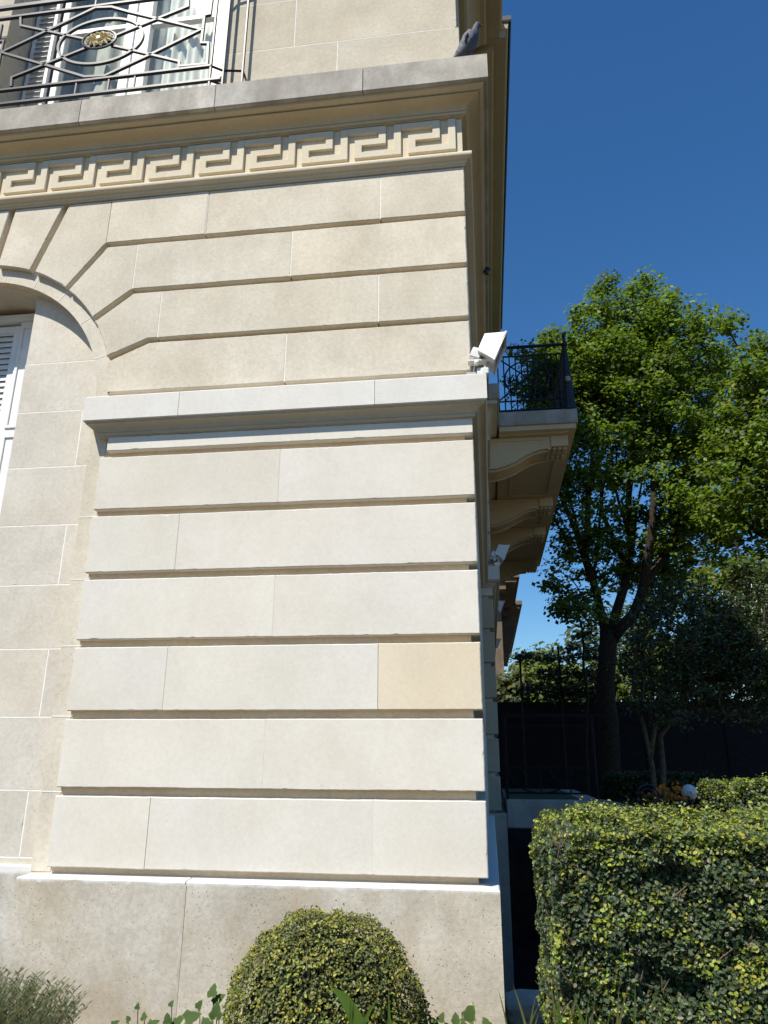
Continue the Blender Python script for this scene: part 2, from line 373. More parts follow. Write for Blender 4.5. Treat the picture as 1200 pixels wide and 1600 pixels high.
# --- core behind the joints, with the arched recess cut out
GD = .055
def core_with_arch(y0, y1, xl, xr, z0, z1, r, col, name):
    n = 40; V = []; Fc = []
    arcp = [(ACX+r*math.cos(math.pi*i/n), ACZ+r*math.sin(math.pi*i/n)) for i in range(n+1)]   # right to left
    outl = [(xr, z0), (xr, z1)] + [(ACX, z1)] + [(xl, z1), (xl, z0), (ACX-r, z0)] + arcp[::-1] + [(ACX+r, z0)]
    # triangulate as two halves
    right = [(ACX, z1)] + [(ACX, ACZ+r)] + arcp[:n//2][::-1] + [(ACX+r, z0), (xr, z0), (xr, z1)]
    left = [(ACX, ACZ+r), (ACX, z1), (xl, z1), (xl, z0), (ACX-r, z0)] + arcp[n//2+1:][::-1]
    for poly in (right, left):
        b = len(V); V += [(x, y0, z) for x, z in poly]; Fc.append(tuple(range(b, b+len(poly))))
    b = len(V); ring = [(ACX+r, z0)] + arcp + [(ACX-r, z0)]
    for x, z in ring: V += [(x, y0, z), (x, y1, z)]
    for i in range(len(ring)-1): Fc.append((b+2*i, b+2*i+1, b+2*i+3, b+2*i+2))
    b = len(V); V += [(xr, y0, z0), (xr, y1+5, z0), (xr, y1+5, z1), (xr, y0, z1)]; Fc.append((b, b+1, b+2, b+3))
    o = mk(name, V, Fc, M_GROOVE, house, color=col); return o
core_with_arch(YF+GD, YF+.46, -6.95, XC-GD, .6, 5.70, ARI, (.70, .57, .41), 'core_wall')
V = []; Fc = []; yr_ = YF+GD-.004
ring = [(0, -(ACZ-.835))] + [(math.pi*i/48, 0) for i in range(49)] + [(math.pi, -(ACZ-.835))]
for a, dz in ring:
    for rr_ in (ARI-.0005, AR+.012):
        x = ACX+rr_*math.cos(a); z = ACZ+rr_*math.sin(a)+dz
        V += [(x, yr_, z), (x, yr_+.003, z)]
for i in range(len(ring)-1): b = 4*i; Fc += [(b+4, b+6, b+2, b), (b, b+1, b+5, b+4)]
mk('arch_ring', V, Fc, M_STONE, house, color=(.655, .60, .50))
# the ring round the arch and its jamb show little joints
for ang in (18, 36, 52, 66, 80):
    a = math.radians(ang); c, s_ = math.cos(a), math.sin(a)
    MB().bar([(ACX+(ARI+.004)*c, YF+GD-.0045, ACZ+(ARI+.004)*s_), (ACX+(AR-.002)*c, YF+GD-.0045, ACZ+(AR-.002)*s_)], .0015, .003).build('mortar_joint', M_MORTAR, house)
for z in (3.04, 2.603, 2.162, 1.722, 1.277, 3.945):
    MB().box(ACX+ARI+.003, XL+.01, YF+GD-.006, YF+GD-.001, z-.003, z+.003).build('mortar_joint', M_MORTAR, house)

# --- recessed wall beside the window, stone by stone
YR = 4.68; XW = -3.42
zs = [.60, .89, 1.278, 1.725, 2.165, 2.603, 3.035, 3.478, 3.925, 4.336, 5.02]
for s_ in (1, -1):
    for i in range(len(zs)-1):
        z0, z1 = zs[i]+.003, zs[i+1]-.003
        xr = ACX+ARI+.004
        if z1 > 4.2:
            top = []
            for k in range(9):
                x = xr-.005+(XW-xr)*k/8; top.append((x, min(z1, ACZ+math.sqrt(max(.01, (ARI+.01)**2-(x-ACX)**2)))))
            pl = [(XW, z0), (top[0][0], z0)] + top
            if z0 > 4.3: pl = [(XW, z0), (-2.855, z0)] + [(x, min(z1, ACZ+math.sqrt(max(.01, (ARI+.01)**2-(x-ACX)**2)))) for x in np.linspace(-2.85, XW, 9)]
            parts = [pl]
        elif i % 2 == 1 or i == 0: parts = [rect(XW, -2.899, z0, z1), rect(-2.892, xr, z0, z1)]
        else: parts = [rect(XW, xr, z0, z1)]
        if i in (0,): parts = [rect(XW, xr, z0, z1)]
        for p in parts:
            p = [(float(x), float(z)) for x, z in p]
            poly_block('stone_block', p if s_ == 1 else mir(p), YR, .3, M_STONE, house, color=jcol((.65, .605, .525), .04), ch=.002, jit=.0006)
        if len(parts) == 2 and s_ == 1: MB().box(-2.900, -2.891, YR+.001, YR+.02, z0, z1).build('mortar_joint', M_MORTAR, house)
        MB().box(*( (XW, xr) if s_ == 1 else (2*ACX-xr, 2*ACX-XW) ), YR+.001, YR+.02, zs[i+1]-.004, zs[i+1]+.004).build('mortar_joint', M_MORTAR, house) if zs[i+1] < 4.5 else None

# --- mouldings swept round the corner
def sweep(name, prof, mat, color, stations, parent=house, wear=0.0):
    """prof: (projection, z) outline; stations: functions p -> (x, y)"""
    V, Fc = [], []; n = len(prof)
    for k, st in enumerate(stations):
        for i, (p, z) in enumerate(prof): x, y = st(p); V.append((x, y, z))
    for k in range(len(stations)-1):
        for i in range(n):
            j = (i+1) % n; Fc.append((k*n+i, k*n+j, (k+1)*n+j, (k+1)*n+i))
    Fc.append(tuple(reversed(range(n)))); Fc.append(tuple(range((len(stations)-1)*n, len(stations)*n)))
    return mk(name, V, [f[::-1] for f in Fc], mat, parent, color=color)
front = lambda x: (lambda p: (x, YF-p))
cornr = lambda p: (XC+p, YF-p)
side = lambda y: (lambda p: (XC+p, y))
def cove(p0, z0, p1, z1, n=6):                           # quarter hollow from the wall out to a fascia
    return [(p1+(p0-p1)*math.cos(math.pi/2*i/n), z0+(z1-z0)*math.sin(math.pi/2*i/n)) for i in range(n+1)]
BY = 9.76
# string course: three stones long on the front
st_prof = [(-.05, 3.6925), (.092, 3.6925), (.100, 3.698), (.100, 3.872), (.092, 3.880), (-.05, 3.905)]
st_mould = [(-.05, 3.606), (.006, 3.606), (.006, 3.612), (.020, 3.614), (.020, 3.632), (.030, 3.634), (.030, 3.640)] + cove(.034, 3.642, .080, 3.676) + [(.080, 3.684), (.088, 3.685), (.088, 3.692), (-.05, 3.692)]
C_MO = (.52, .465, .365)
retl = lambda p: (XL-.012-p, YR-.003); cl = lambda p: (XL-.012-p, YF-p)
for a, b in ((retl, -2.025), (-2.025, -.667), (-.667, None)):
    stn = ([retl, cl] if a is retl else [front(a+.0015)]) + ([front(b-.0015)] if b is not None else [cornr, side(BY-.01)])
    sweep('string_course', st_prof, M_CLEAN, jcol((.71, .69, .645), .02), stn)
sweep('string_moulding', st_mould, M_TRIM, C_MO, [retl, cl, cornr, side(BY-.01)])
poly_block('stone_band', rect(XL+.04, XC-.002, 3.504, 3.606), YF, .3, M_CLEAN, house, color=(.70, .67, .60), ch=.004, jit=.002)
# bead under the frieze
bead = [(-.05, 5.655), (.010, 5.655), (.010, 5.668), (.024, 5.672), (.024, 5.690), (.034, 5.694)] + [(.046+.018*math.cos(t), 5.722+.024*math.sin(t)) for t in np.linspace(-1.4, 1.4, 8)] + [(.03, 5.750), (-.05, 5.757)]
bead = [(float(a), float(b)) for a, b in bead]
sweep('bead_moulding', bead, M_TRIM, C_TRIM, [front(-6.9), cornr, side(BY-.01)])
# frieze ground
sweep('frieze', [(-.05, 5.757), (-.004, 5.757), (-.004, 6.108), (-.05, 6.108)], M_TRIM, C_TRIM, [front(-6.9), cornr, side(BY-.01)])
# greek key
for k in range(16):
    r = -.082-k*.412; t = .056
    if r < -6.6: break
    g_ = [(r, 5.805), (r, 6.095), (r-t, 6.095), (r-t, 5.862), (r-.302, 5.862), (r-.302, 5.922), (r-.117, 5.922), (r-.117, 6.095),
          (r-.4115, 6.095), (r-.4115, 6.037), (r-.173, 6.037), (r-.173, 5.98), (r-.358, 5.98), (r-.358, 5.805)]
    poly_block('greek_key', g_, YF-.022, .025, M_TRIM, house, color=jcol(C_TRIM, .02), ch=.003, jit=0)
# cornice moulding below the balcony slab, then the slab in four stones
cor = [(-.05, 6.108), (.016, 6.108), (.016, 6.118), (.034, 6.120), (.034, 6.138), (.026, 6.140), (.026, 6.150)] + cove(.032, 6.152, .128, 6.208) + [(.128, 6.216), (.118, 6.217), (.118, 6.226), (.140, 6.228), (.166, 6.240), (.170, 6.2575), (-.05, 6.2575)]
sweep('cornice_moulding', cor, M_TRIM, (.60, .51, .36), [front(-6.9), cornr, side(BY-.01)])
slab = [(-.05, 6.2585), (.197, 6.2585), (.203, 6.266), (.203, 6.488), (.195, 6.497), (-.05, 6.515)]
for a, b in ((-6.9, -3.05), (-3.05, -1.93), (-1.93, -.765), (-.765, None)):
    sweep('cornice_slab', slab, M_SLAB, jcol((.54, .505, .45), .05), [front(a+.003)] + ([front(b-.003)] if b is not None else [cornr, side(BY-.01)]))
# plinth
pl_prof = [(-.07, -.4), (.062, -.4), (.059, .812), (.052, .820), (-.07, .828)]
for a, b in ((None, -1.72), (-1.72, None)):
    stn = ([lambda p: (XL-.08-p, YR+.02), lambda p: (XL-.08-p, YF-p)] if a is None else [front(a+.004)]) + ([front(b-.004)] if b is not None else [cornr, side(BY-.01)])
    if b is not None: MB().box(b-.007, b+.007, YF-.0625, YF+.05, -.2, .80).build('mortar_joint', M_PJ, house)
    sweep('plinth', pl_prof, M_PLINTH, (.60, .555, .47), stn)
sweep('plinth', [(-.05, -.4), (.0, -.4), (.0, .845), (-.05, .855)], M_PLINTH, (.56, .54, .49), [lambda p: (2*ACX-XL, YR-.03-p), lambda p: (XL-.06, YR-.03-p)])
MB().box(-6.9, -5.0, 4.44, 4.8, -.3, .84).build('plinth', M_PLINTH, house, color=(.47, .43, .35))

# --- side wall from the corner to the bay: courses of long stones
course = [(.866, 1.257), (1.307, 1.703), (1.753, 2.144), (2.194, 2.586), (2.636, 3.023), (3.073, 3.453), (3.957, 4.342), (4.38, 4.774), (4.814, 5.213), (5.251, TOPZ)]
MB().box(XC-GD-.4, XC-GD+.002, YF+.5, BY+.3, -2.6, 13).build('side_core_wall', M_GROOVE, house, color=C_MID)
for r, (z0, z1) in enumerate(course):
    ys = [5.203, 6.4 if r % 2 else 6.9, 7.9 if r % 2 else 8.5, BY-.002]
    for a, b in zip(ys, ys[1:]):
        MB().box(XC-.3, XC, a+.002, b-.002, z0, z1, .006).build('stone_block', M_CLEAN if r < 6 else M_STONE, house, color=jcol(C_MID if r < 6 else C_UP, .04))
# --- the projecting bay: stones whose ends face the street
BX = .118; BE = 18.45
MB().box(-.6, BX-GD, BY+GD, BE-GD, -2.6, 13).build('bay_core', M_GROOVE, house, color=C_MID)
wins = [(11.7, 13.3), (14.3, 15.7), (16.5, 18.0)]
for r, (z0, z1) in enumerate(course):
    ys = [BY, 11.68, 13.32, 14.28, 15.72, 16.48, 18.02, BE]
    for i in range(0, len(ys)-1, 2):
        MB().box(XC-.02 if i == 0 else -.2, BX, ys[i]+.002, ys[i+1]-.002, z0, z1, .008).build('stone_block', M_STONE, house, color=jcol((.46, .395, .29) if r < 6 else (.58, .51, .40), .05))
bfront = lambda p: (XC-.01, BY-p); bc = lambda p: (BX+p, BY-p); bs = lambda p: (BX+p, BE+p); be = lambda p: (-.3, BE+p)
sweep('bay_string_course', st_prof, M_CLEAN, (.62, .59, .53), [bfront, bc, bs, be])
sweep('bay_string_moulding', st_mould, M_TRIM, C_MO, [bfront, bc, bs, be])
MB().box(XC-.02, BX-.002, BY+.001, BE, 3.504, 3.606).build('stone_band', M_CLEAN, house, color=C_MID)
sweep('bay_plinth', [(-.05, -2.6), (.062, -2.6), (.059, .826), (.050, .836), (-.05, .845)], M_CONC, (.55, .46, .36), [bfront, bc, bs, be])
sweep('bay_cornice', [(-.05, 5.70), (.05, 5.70), (.05, 5.75), (.02, 5.76), (.02, 6.05)] + cove(.03, 6.06, .15, 6.2) + [(.17, 6.2), (.17, 6.257), (-.05, 6.257)], M_TRIM, C_TRIM, [bfront, bc, bs, be])
sweep('bay_cornice_slab', slab, M_SLAB, (.50, .475, .43), [bfront, bc, bs, be])
MB().box(XC-.02, BX-.001, BY+.0015, BE-.001, 5.66, 6.30).build('frieze', M_TRIM, house, color=C_TRIM)
for a, b in wins:                                       # tall glazed doors in the bay
    for z0, z1 in ((.98, 5.2), (6.5, 9.6)):
        w = MB().box(BX-.09, BX-.05, a, b, z0, z1).build('window', M_DGLASS, house)
        for yy in (a, (a+b)/2-.05, b-.1): MB().box(BX-.049, BX-.02, yy, yy+.1, z0, z1).build('frame', M_WHITE, w)
        for zz in (z0, z0+(z1-z0)*.7, z1-.1): MB().box(BX-.049, BX-.022, a+.101, b-.101, zz, zz+.1).build('frame', M_WHITE, w)
# --- upper storeys
def wall_block(x0, x1, z0, z1, c=C_UP): poly_block('stone_block', rect(x0, x1, z0, z1), YF-.0+random.uniform(0, .002), .35, M_STONE, house, color=jcol(c, .04), ch=.003, jit=.0008)
XU0, XU1 = -4.02, -1.985                                # first floor window
C_FL = (.60, .545, .44)
rows = [(6.515, 7.035, [-1.015]), (7.04, 7.56, [-1.38]), (7.565, 8.1, [-1.015]), (8.105, 8.65, [-1.38]), (8.655, 9.2, [-1.0])]
for r, (z0, z1, js) in enumerate(rows):
    xs = [XU1]+js+[XC if r == 0 else XC-.018]
    for i in range(len(xs)-1):
        wall_block(xs[i]+.003*(i > 0), xs[i+1]-.003*(i < len(xs)-2), z0, z1, C_FL)
    for x in js: joint(x, z0, z1, YF-.0005)
    MB().box(XU1+.002, XC-.03, YF+.002, YF+.02, z1-.001, z1+.006).build('mortar_joint', M_MORTAR, house)
    wall_block(-5.6, XU0, z0, z1, C_FL)
MB().box(-6.9, XC-.02, YF+.001, YF+.4, 9.2, 13).build('upper_wall', M_STONE, house, color=C_FL)
MB().box(-6.9, -5.61, YF+.001, YF+.4, 6.5, 9.2).build('upper_wall', M_STONE, house, color=C_FL)
MB().box(XC-.4, XC-.02, YF+.36, BY, 6.53, 13).build('side_upper_wall', M_STONE, house, color=C_FL)
MB().box(-.3, BX-.001, BY+.002, BE, 6.53, 12.4).build('bay_upper_wall', M_STONE, house, color=C_FL)
def roofcor(pmax, z): return [(-.05, z-.9), (.06, z-.9), (.06, z-.8), (.10, z-.78)] + cove(.12, z-.74, pmax*.55, z-.42) + [(pmax*.6, z-.40), (pmax*.6, z-.30)] + [(pmax-.06, z-.30), (pmax-.06, z-.16)] + [(pmax-.02, z-.14), (pmax, z-.02), (pmax, z), (-.05, z+.05)]
sweep('roof_cornice', roofcor(.68, 13), M_TRIM, (.50, .41, .27), [front(-6.9), cornr, side(BY-.38)])
b2f = lambda p: (XC-.01, BY-p*.6); b2c = lambda p: (BX+p*.93, BY-p*.6); b2s = lambda p: (BX+p*.93, BE+p*.4); b2e = lambda p: (-.3, BE+p*.4)
sweep('bay_roof_cornice', roofcor(.68, 13), M_TRIM, (.50, .41, .27), [b2f, b2c, b2s, b2e])
sweep('gutter', [(.66, 12.99), (.71, 12.97), (.73, 13.0), (.73, 13.09), (.66, 13.09)], M_ZINC, None, [b2f, b2c, b2s, b2e])
MB().box(-6.9, .2, YF, 19.6, 13.06, 13.3).build('roof', M_ZINC, house)
sweep('roof_cornice', roofcor(.68, 13), M_TRIM, (.50, .41, .27), [side(BE+.45), side(19.6)])
MB().box(-.6, XC-.02, BE-.1, 19.6, -1, 13).build('side_wall', M_STONE, house, color=C_MID)
MB().box(-7.0, -6.9, 4.5, 19.6, -1, 13.3).build('end_wall', M_STONE, house, color=C_MID)
MB().box(-6.9, -.6, 19.4, 19.6, -1, 13.3).build('back_wall', M_STONE, house, color=C_MID)

# --- arched ground floor window: vault lining, casing, louvred shutter
YW = 4.95
hw = ACX-XW                                             # half width (negative of)
lin = MB(); n = 24
lin.box(XW-.002, XW+.3, YR+.302, YW+.1, .8, 4.95)
gw = MB().box(2*ACX-XW, XW, YW+.10, YW+.14, .86, 4.97).build('window', M_ROOM, house, label='white panelled casing and louvred shutter in the arched recess')
cas = MB(); cas.box(XW-.30, XW, YW, YW+.10, .86, 4.97); cas.build('frame', M_WHITE, gw)
for z0, z1 in ((.95, 2.4), (2.46, 3.88), (3.94, 4.86)):
    f_ = MB()
    for (x0, x1, a, b) in ((XW-.285, XW-.262, z0, z1), (XW-.035, XW-.012, z0, z1), (XW-.262, XW-.035, z0, z0+.023), (XW-.262, XW-.035, z1-.023, z1)):
        f_.box(x0, x1, YW-.012, YW+.001, a, b)
    f_.build('panel_moulding', M_WHITE, gw)
MB().box(2*ACX-XW, XW, YW-.03, YW+.1, 4.90, 4.96).build('frame', M_WHITE, gw)
MB().box(XW-.362, XW-.312, YW+.015, YW+.06, .88, 4.88).build('shutter_stile', M_WHITE, gw)
for z in (.88, 2.4, 3.85, 4.82): MB().box(2*ACX-XW+.1, XW-.363, YW+.016, YW+.058, z, z+.06).build('shutter_rail', M_WHITE, gw)
sl = MB().add([(-.35, -.004, 0), (.35, -.004, 0), (.35, .018, .052), (-.35, .018, .052), (-.35, -.004, -.006), (.35, -.004, -.006), (.35, .018, .046), (-.35, .018, .046)], [(0,1,2,3), (7,6,5,4), (0,4,5,1), (1,5,6,2), (2,6,7,3), (3,7,4,0)])
slm = bpy.data.meshes.new('slat'); slm.from_pydata(sl.v, [], sl.f); slm.materials.append(M_WHITE)
for (z0, z1) in ((3.915, 4.80), (2.47, 3.84), (.95, 2.38)):
    z = z0
    while z < z1:
        link(bpy.data.objects.new('slat', slm), gw, (XW-.363-.352, YW+.02, z)); z += .052
# soffit of the vault
V, Fc = [], []
for i in range(n+1):
    a = math.pi*i/n; x, z = ACX+(ARI-.001)*math.cos(a), ACZ+(ARI-.001)*math.sin(a)
    V += [(x, YR-.05, z), (x, YW+.12, z)]
for i in range(n): Fc.append((2*i, 2*i+1, 2*i+3, 2*i+2))
mk('vault_soffit', V, Fc, M_STONE, house, color=C_UP)
lin.build('window_reveal', M_STONE, house, color=C_UP)

# --- first floor french window
YU = 4.85
fw = MB().box(XU0, XU1, YF+.40, YU+.06, 6.44, 6.52).build('french_window', M_SLAB, house, color=(.45, .42, .37), label='first floor french window with white leaves and pale curtain')
room = MB()
for a in (((XU0-.5, 8.0, 6.45), (XU1+.5, 8.0, 6.45), (XU1+.5, 8.0, 10.2), (XU0-.5, 8.0, 10.2)), ((XU0-.5, YU+.1, 6.45), (XU0-.5, 8.0, 6.45), (XU0-.5, 8.0, 10.2), (XU0-.5, YU+.1, 10.2)),
          ((XU1+.5, 8, 6.45), (XU1+.5, YU+.1, 6.45), (XU1+.5, YU+.1, 10.2), (XU1+.5, 8, 10.2)), ((XU0-.5, YU+.1, 6.45), (XU1+.5, YU+.1, 6.45), (XU1+.5, 8, 6.45), (XU0-.5, 8, 6.45)), ((XU0-.5, YU+.1, 10.2), (XU0-.5, 8, 10.2), (XU1+.5, 8, 10.2), (XU1+.5, YU+.1, 10.2))):
    room.add(a, [(0, 1, 2, 3)])
room.build('room', M_ROOM, fw)
for x0, x1 in ((XU0-.3, XU0), (XU1, XU1+.3)): MB().box(x0, x1, YF+.352, YU+.1, 6.52, 9.2).build('reveal', M_STONE, house, color=(.52, .46, .35))
MB().box(XU0-.3, XU1+.3, YF+.3, YU+.1, 9.21, 9.6).build('lintel', M_STONE, house, color=C_FL)
for x0, x1, nm in ((-3.765, -3.70, 'frame'), (-3.11, -3.015, 'stile'), (-3.005, -2.86, 'stile'), (-2.25, -2.15, 'frame')):
    MB().box(x0, x1, YU-.02, YU+.05, 6.52, 9.2, .006).build(nm, M_WHITE, fw)
for x0, x1 in ((-3.70, -3.11), (-2.86, -2.25)):
    for z0, z1 in ((6.53, 6.70), (7.93, 7.985), (9.1, 9.2)): MB().box(x0, x1, YU-.012, YU+.04, z0, z1, .004).build('rail', M_WHITE, fw)
    MB().add([(x0, YU+.01, 6.70), (x1, YU+.01, 6.70), (x1, YU+.01, 9.1), (x0, YU+.01, 9.1)], [(0, 1, 2, 3)]).build('pane', M_GLASS, fw)
for x0, wd, yy, cm_, fr_ in ((-2.95, .80, YU+.13, M_CURT, 31), (-4.25, 1.22, YU+.24, M_SHEER, 34)):
    nn = 60; V = []; Fc = []
    for i in range(nn+1):
        u = i/nn; x = x0+wd*u; y = yy+.030*math.sin(u*fr_)+.02*math.sin(u*67+1)
        V += [(x, y, 6.55), (x+.01*math.sin(u*20), y, 9.6)]
    for i in range(nn): Fc.append((2*i, 2*i+2, 2*i+3, 2*i+1))
    mk('curtain', V, Fc, cm_, fw, shade=True)
# folded louvred shutters each side
for x0, x1 in ((-4.00, -3.79), (-2.14, -1.995)):
    sh = MB().box(x0, x0+.03, YU-.06, YU-.02, 6.54, 9.2).build('shutter', M_WHITE, fw)
    MB().box(x1-.03, x1, YU-.06, YU-.02, 6.54, 9.2).build('stile', M_WHITE, sh) if False else None
    o = MB().box(x1-.03, x1, YU-.06, YU-.02, 6.54, 9.2); o.box(x0+.03, x1-.03, YU-.035, YU-.02, 6.54, 9.2)
    o.build('shutter', M_WHITE, fw)
    z = 6.62
    m_ = MB(); wv = (x1-x0)/2-.031
    m_.add([(-wv, -.016, 0), (wv, -.016, 0), (wv, .012, .034), (-wv, .012, .034), (-wv, -.016, -.006), (wv, -.016, -.006), (wv, .012, .028), (-wv, .012, .028)], [(0,1,2,3), (7,6,5,4), (0,4,5,1), (1,5,6,2), (2,6,7,3), (3,7,4,0)])
    me = bpy.data.meshes.new('slat'); me.from_pydata(m_.v, [], m_.f); me.materials.append(M_WHITE)
    while z < 9.1:
        link(bpy.data.objects.new('slat', me), fw, ((x0+x1)/2, YU-.048, z)); z += .060

# ------------------------------------------------------------------ iron railing before the french window
YB = 4.36; RX = P(157, 65, YB).x
rl = thing('balcony_railing', 'black iron balcony railing with gilded rosette on the weathered cornice slab', 'railing', (RX, YB, 6.5))
def pl2(pts): return [P(x, y, YB) for x, y in pts]
def mirr(pts): return [Vector((2*RX-p.x, p.y, p.z)) for p in pts]
xe = P(335, 60, YB).x; xw = 2*RX-xe
def hbar(name, z, h, x0=xw-1.2, x1=xe): MB().box(x0, x1, YB-.014, YB+.014, z-h, z+h, .003).build(name, M_IRON, rl)
zt = P(60, 6, YB).z; z2 = P(100, 17, YB).z; zl = P(100, 130.5, YB).z; zb = P(100, 152, YB).z
hbar('handrail', zt, .020); hbar('rail', z2, .013); hbar('rail', zl, .012); hbar('rail', zb, .013, x1=P(351, 60, YB).x)
dia = pl2([(3, 83), (85, 44), (150, 13), (175, 12), (200, 19), (315, 47), (240, 84), (165, 119), (133, 121), (80, 105)])
MB().bar(dia, .012, .0105, closed=True).build('bar', M_IRON, rl)
zc = P(157, 65, YB).z
MB().bar([(RX+.375*math.cos(t), YB, zc+.245*math.sin(t)) for t in np.linspace(0, 2*math.pi, 48, endpoint=False)], .012, .0105, closed=True).build('oval_ring', M_IRON, rl)
for pts in ([(33, 28), (33, 41), (140, 63.5)], [(174, 71.5), (280, 97), (281, 104.5), (324, 100.6), (326, 68), (315, 68), (320, 24.5), (328.5, 23), (332, -4)], [(174, 59.5), (294, 11), (295, -8)], [(140, 74), (19, 122), (18, 136)]):
    MB().bar(pl2(pts), .012, .0095).build('bar', M_IRON, rl)
MB().bar(mirr(pl2([(326, 68), (315, 68), (320, 24.5), (328.5, 23), (332, -4)])), .010, .007).build('bar', M_IRON, rl)
for px in (120, 170, 210): MB().box(P(px, 130, YB).x-.006, P(px, 130, YB).x+.006, YB-.008, YB+.008, zb+.012, zl-.011).build('bar', M_IRON, rl)
for px in (150, 260): MB().box(P(px, 5, YB).x-.006, P(px, 5, YB).x+.006, YB-.008, YB+.008, z2+.012, zt-.018).build('bar', M_IRON, rl)
# rosette: disc, petals, knob
ros = MB().lathe((RX, YB-.012, zc), [(0, -.006), (.143, -.006), (.156, 0), (.156, .014), (.141, .016), (.134, .008), (0, .008)], 28, 'y')
ros = ros.build('rosette', M_IRON, rl); ros.scale.z = .66
for k in range(14):
    a = 2*math.pi*k/14; d = Vector((math.cos(a), 0, math.sin(a)*.64)); q = Vector((-math.sin(a), 0, math.cos(a)*.64)); c0 = Vector((RX, YB-.021, zc))
    L0, L1 = .028, .136
    MB().add([c0+d*L0, c0+d*.09+q*.027+Vector((0, -.010, 0)), c0+d*L1+Vector((0, -.004, 0)), c0+d*.09-q*.027+Vector((0, -.010, 0)), c0+d*.084+Vector((0, -.024, 0))],
             [(0, 1, 4), (1, 2, 4), (2, 3, 4), (3, 0, 4)]).build('petal', M_GILT, rl)
MB().lathe((RX, YB-.018, zc), [(.026, 0), (.026, .014), (.014, .026), (0, .028)], 12, 'y').build('rosette_knob', M_GILT, rl)
# end posts and the stepped return to the wall
x1 = P(334, 60, YB).x; x2, y2 = x1+.085, YB+.055; x3 = x2+.155
for x, y in ((x1, YB), (x2, y2), (x3, y2+.02)):
    MB().box(x-.010, x+.010, y-.010, y+.010, 6.517, 7.9, .003).build('post', M_IRON, rl)
for z in (zl, zt, zb):
    MB().tube([(x1+.01, YB+.006, z), (x2-.01, y2-.006, z)], .012, 4).build('bar', M_IRON, rl)
    MB().tube([(x2+.011, y2, z), (x3-.011, y2+.02, z)], .012, 4).build('bar', M_IRON, rl)
    MB().tube([(x3, y2+.031, z), (x3, YF-.002, z)], .010, 4).build('bar', M_IRON, rl)

# ------------------------------------------------------------------ pigeon on the slab
def loft(sections, n=14):
    m = MB()
    for c, u, v in sections:
        for k in range(n):
            a = 2*math.pi*k/n; m.v.append(Vector(c)+Vector(u)*math.cos(a)+Vector(v)*math.sin(a))
    for i in range(len(sections)-1):
        for k in range(n): m.f.append((i*n+k, i*n+(k+1) % n, (i+1)*n+(k+1) % n, (i+1)*n+k))
    m.f.append(tuple(reversed(range(n)))); m.f.append(tuple((len(sections)-1)*n+k for k in range(n)))
    return m
def pigeon(base, yawdeg):
    t = thing('pigeon', 'grey pigeon perched on the end of the cornice slab', 'bird', base)
    rot = Matrix.Rotation(math.radians(yawdeg), 3, 'Z')
    spine = [(-.150, -.005, .026, .006), (-.105, .045, .030, .012), (-.070, .085, .045, .032), (-.030, .130, .060, .052), (.002, .175, .063, .057), (.025, .215, .054, .050), (.040, .250, .040, .038), (.050, .280, .028, .028), (.058, .303, .025, .026), (.070, .320, .024, .024), (.088, .326, .018, .017), (.096, .325, .008, .008)]
    def sec(i):
        x, z, w, h = spine[i]; a = spine[max(0, i-1)]; b = spine[min(len(spine)-1, i+1)]
        d = Vector((b[0]-a[0], 0, b[1]-a[1])).normalized(); up = Vector((-d.z, 0, d.x))
        return (Vector((x, 0, z)), Vector((0, w, 0)), up*h)
    def put(m): m.v = [Vector(base)+rot @ Vector((v.x*.95, v.y*1.15, v.z*1.28)) for v in m.v]; return m
    put(loft([sec(i) for i in range(len(spine))])).build('body', M_PIG, t, shade=True)
    for s_ in (-1, 1):
        w = []
        for x, z, a, h in ((.028, .205, .004, .010), (.0, .180, .012, .040), (-.045, .130, .014, .045), (-.09, .075, .010, .030), (-.132, .026, .006, .012), (-.150, .004, .002, .004)):
            w.append((Vector((x, s_*(.064 if x > -.06 else .040), z)), Vector((0, a, 0)), Vector((-.45*h, 0, .9*h))))
        put(loft(w, 10)).build('wing', M_PIGW, t, shade=True)
        put(MB().tube([(-.030, s_*.080, .165), (-.048, s_*.081, .135), (-.055, s_*.078, .105)], [.006, .009, .005], 6)).build('wing_bar', M_DGLASS, t)
        leg = MB().tube([(-.02, s_*.022, .10), (.006, s_*.022, .05), (.0, s_*.022, .004)], [.010, .005, .004], 6)
        for a in (-.5, 0, .5): leg.tube([(.004, s_*.022, .005), (.004+.034*math.cos(a), s_*.022+.034*math.sin(a), .003)], [.004, .002], 5)
        put(leg).build('leg', M_PIGL, t)
        put(MB().lathe((0, 0, 0), [(0, -.004), (.004, 0), (0, .004)], 8)).build('eye', M_DGLASS, t).location = (rot @ Vector((.070, s_*.026, .415)))
    put(MB().tube([(.094, 0, .322), (.110, 0, .318), (.120, 0, .311)], [.007, .005, .001], 8)).build('beak', M_PIGL, t)
    return t
M_PIG = plain('pigeon_grey', (.075, .078, .095), .7, var=.3, scale=25)
M_PIGW = plain('pigeon_wing', (.12, .125, .15), .75, var=.45, scale=35)
M_PIGL = plain('pigeon_leg', (.16, .08, .07), .6)
pigeon((.05, 4.40, 6.508), 10)

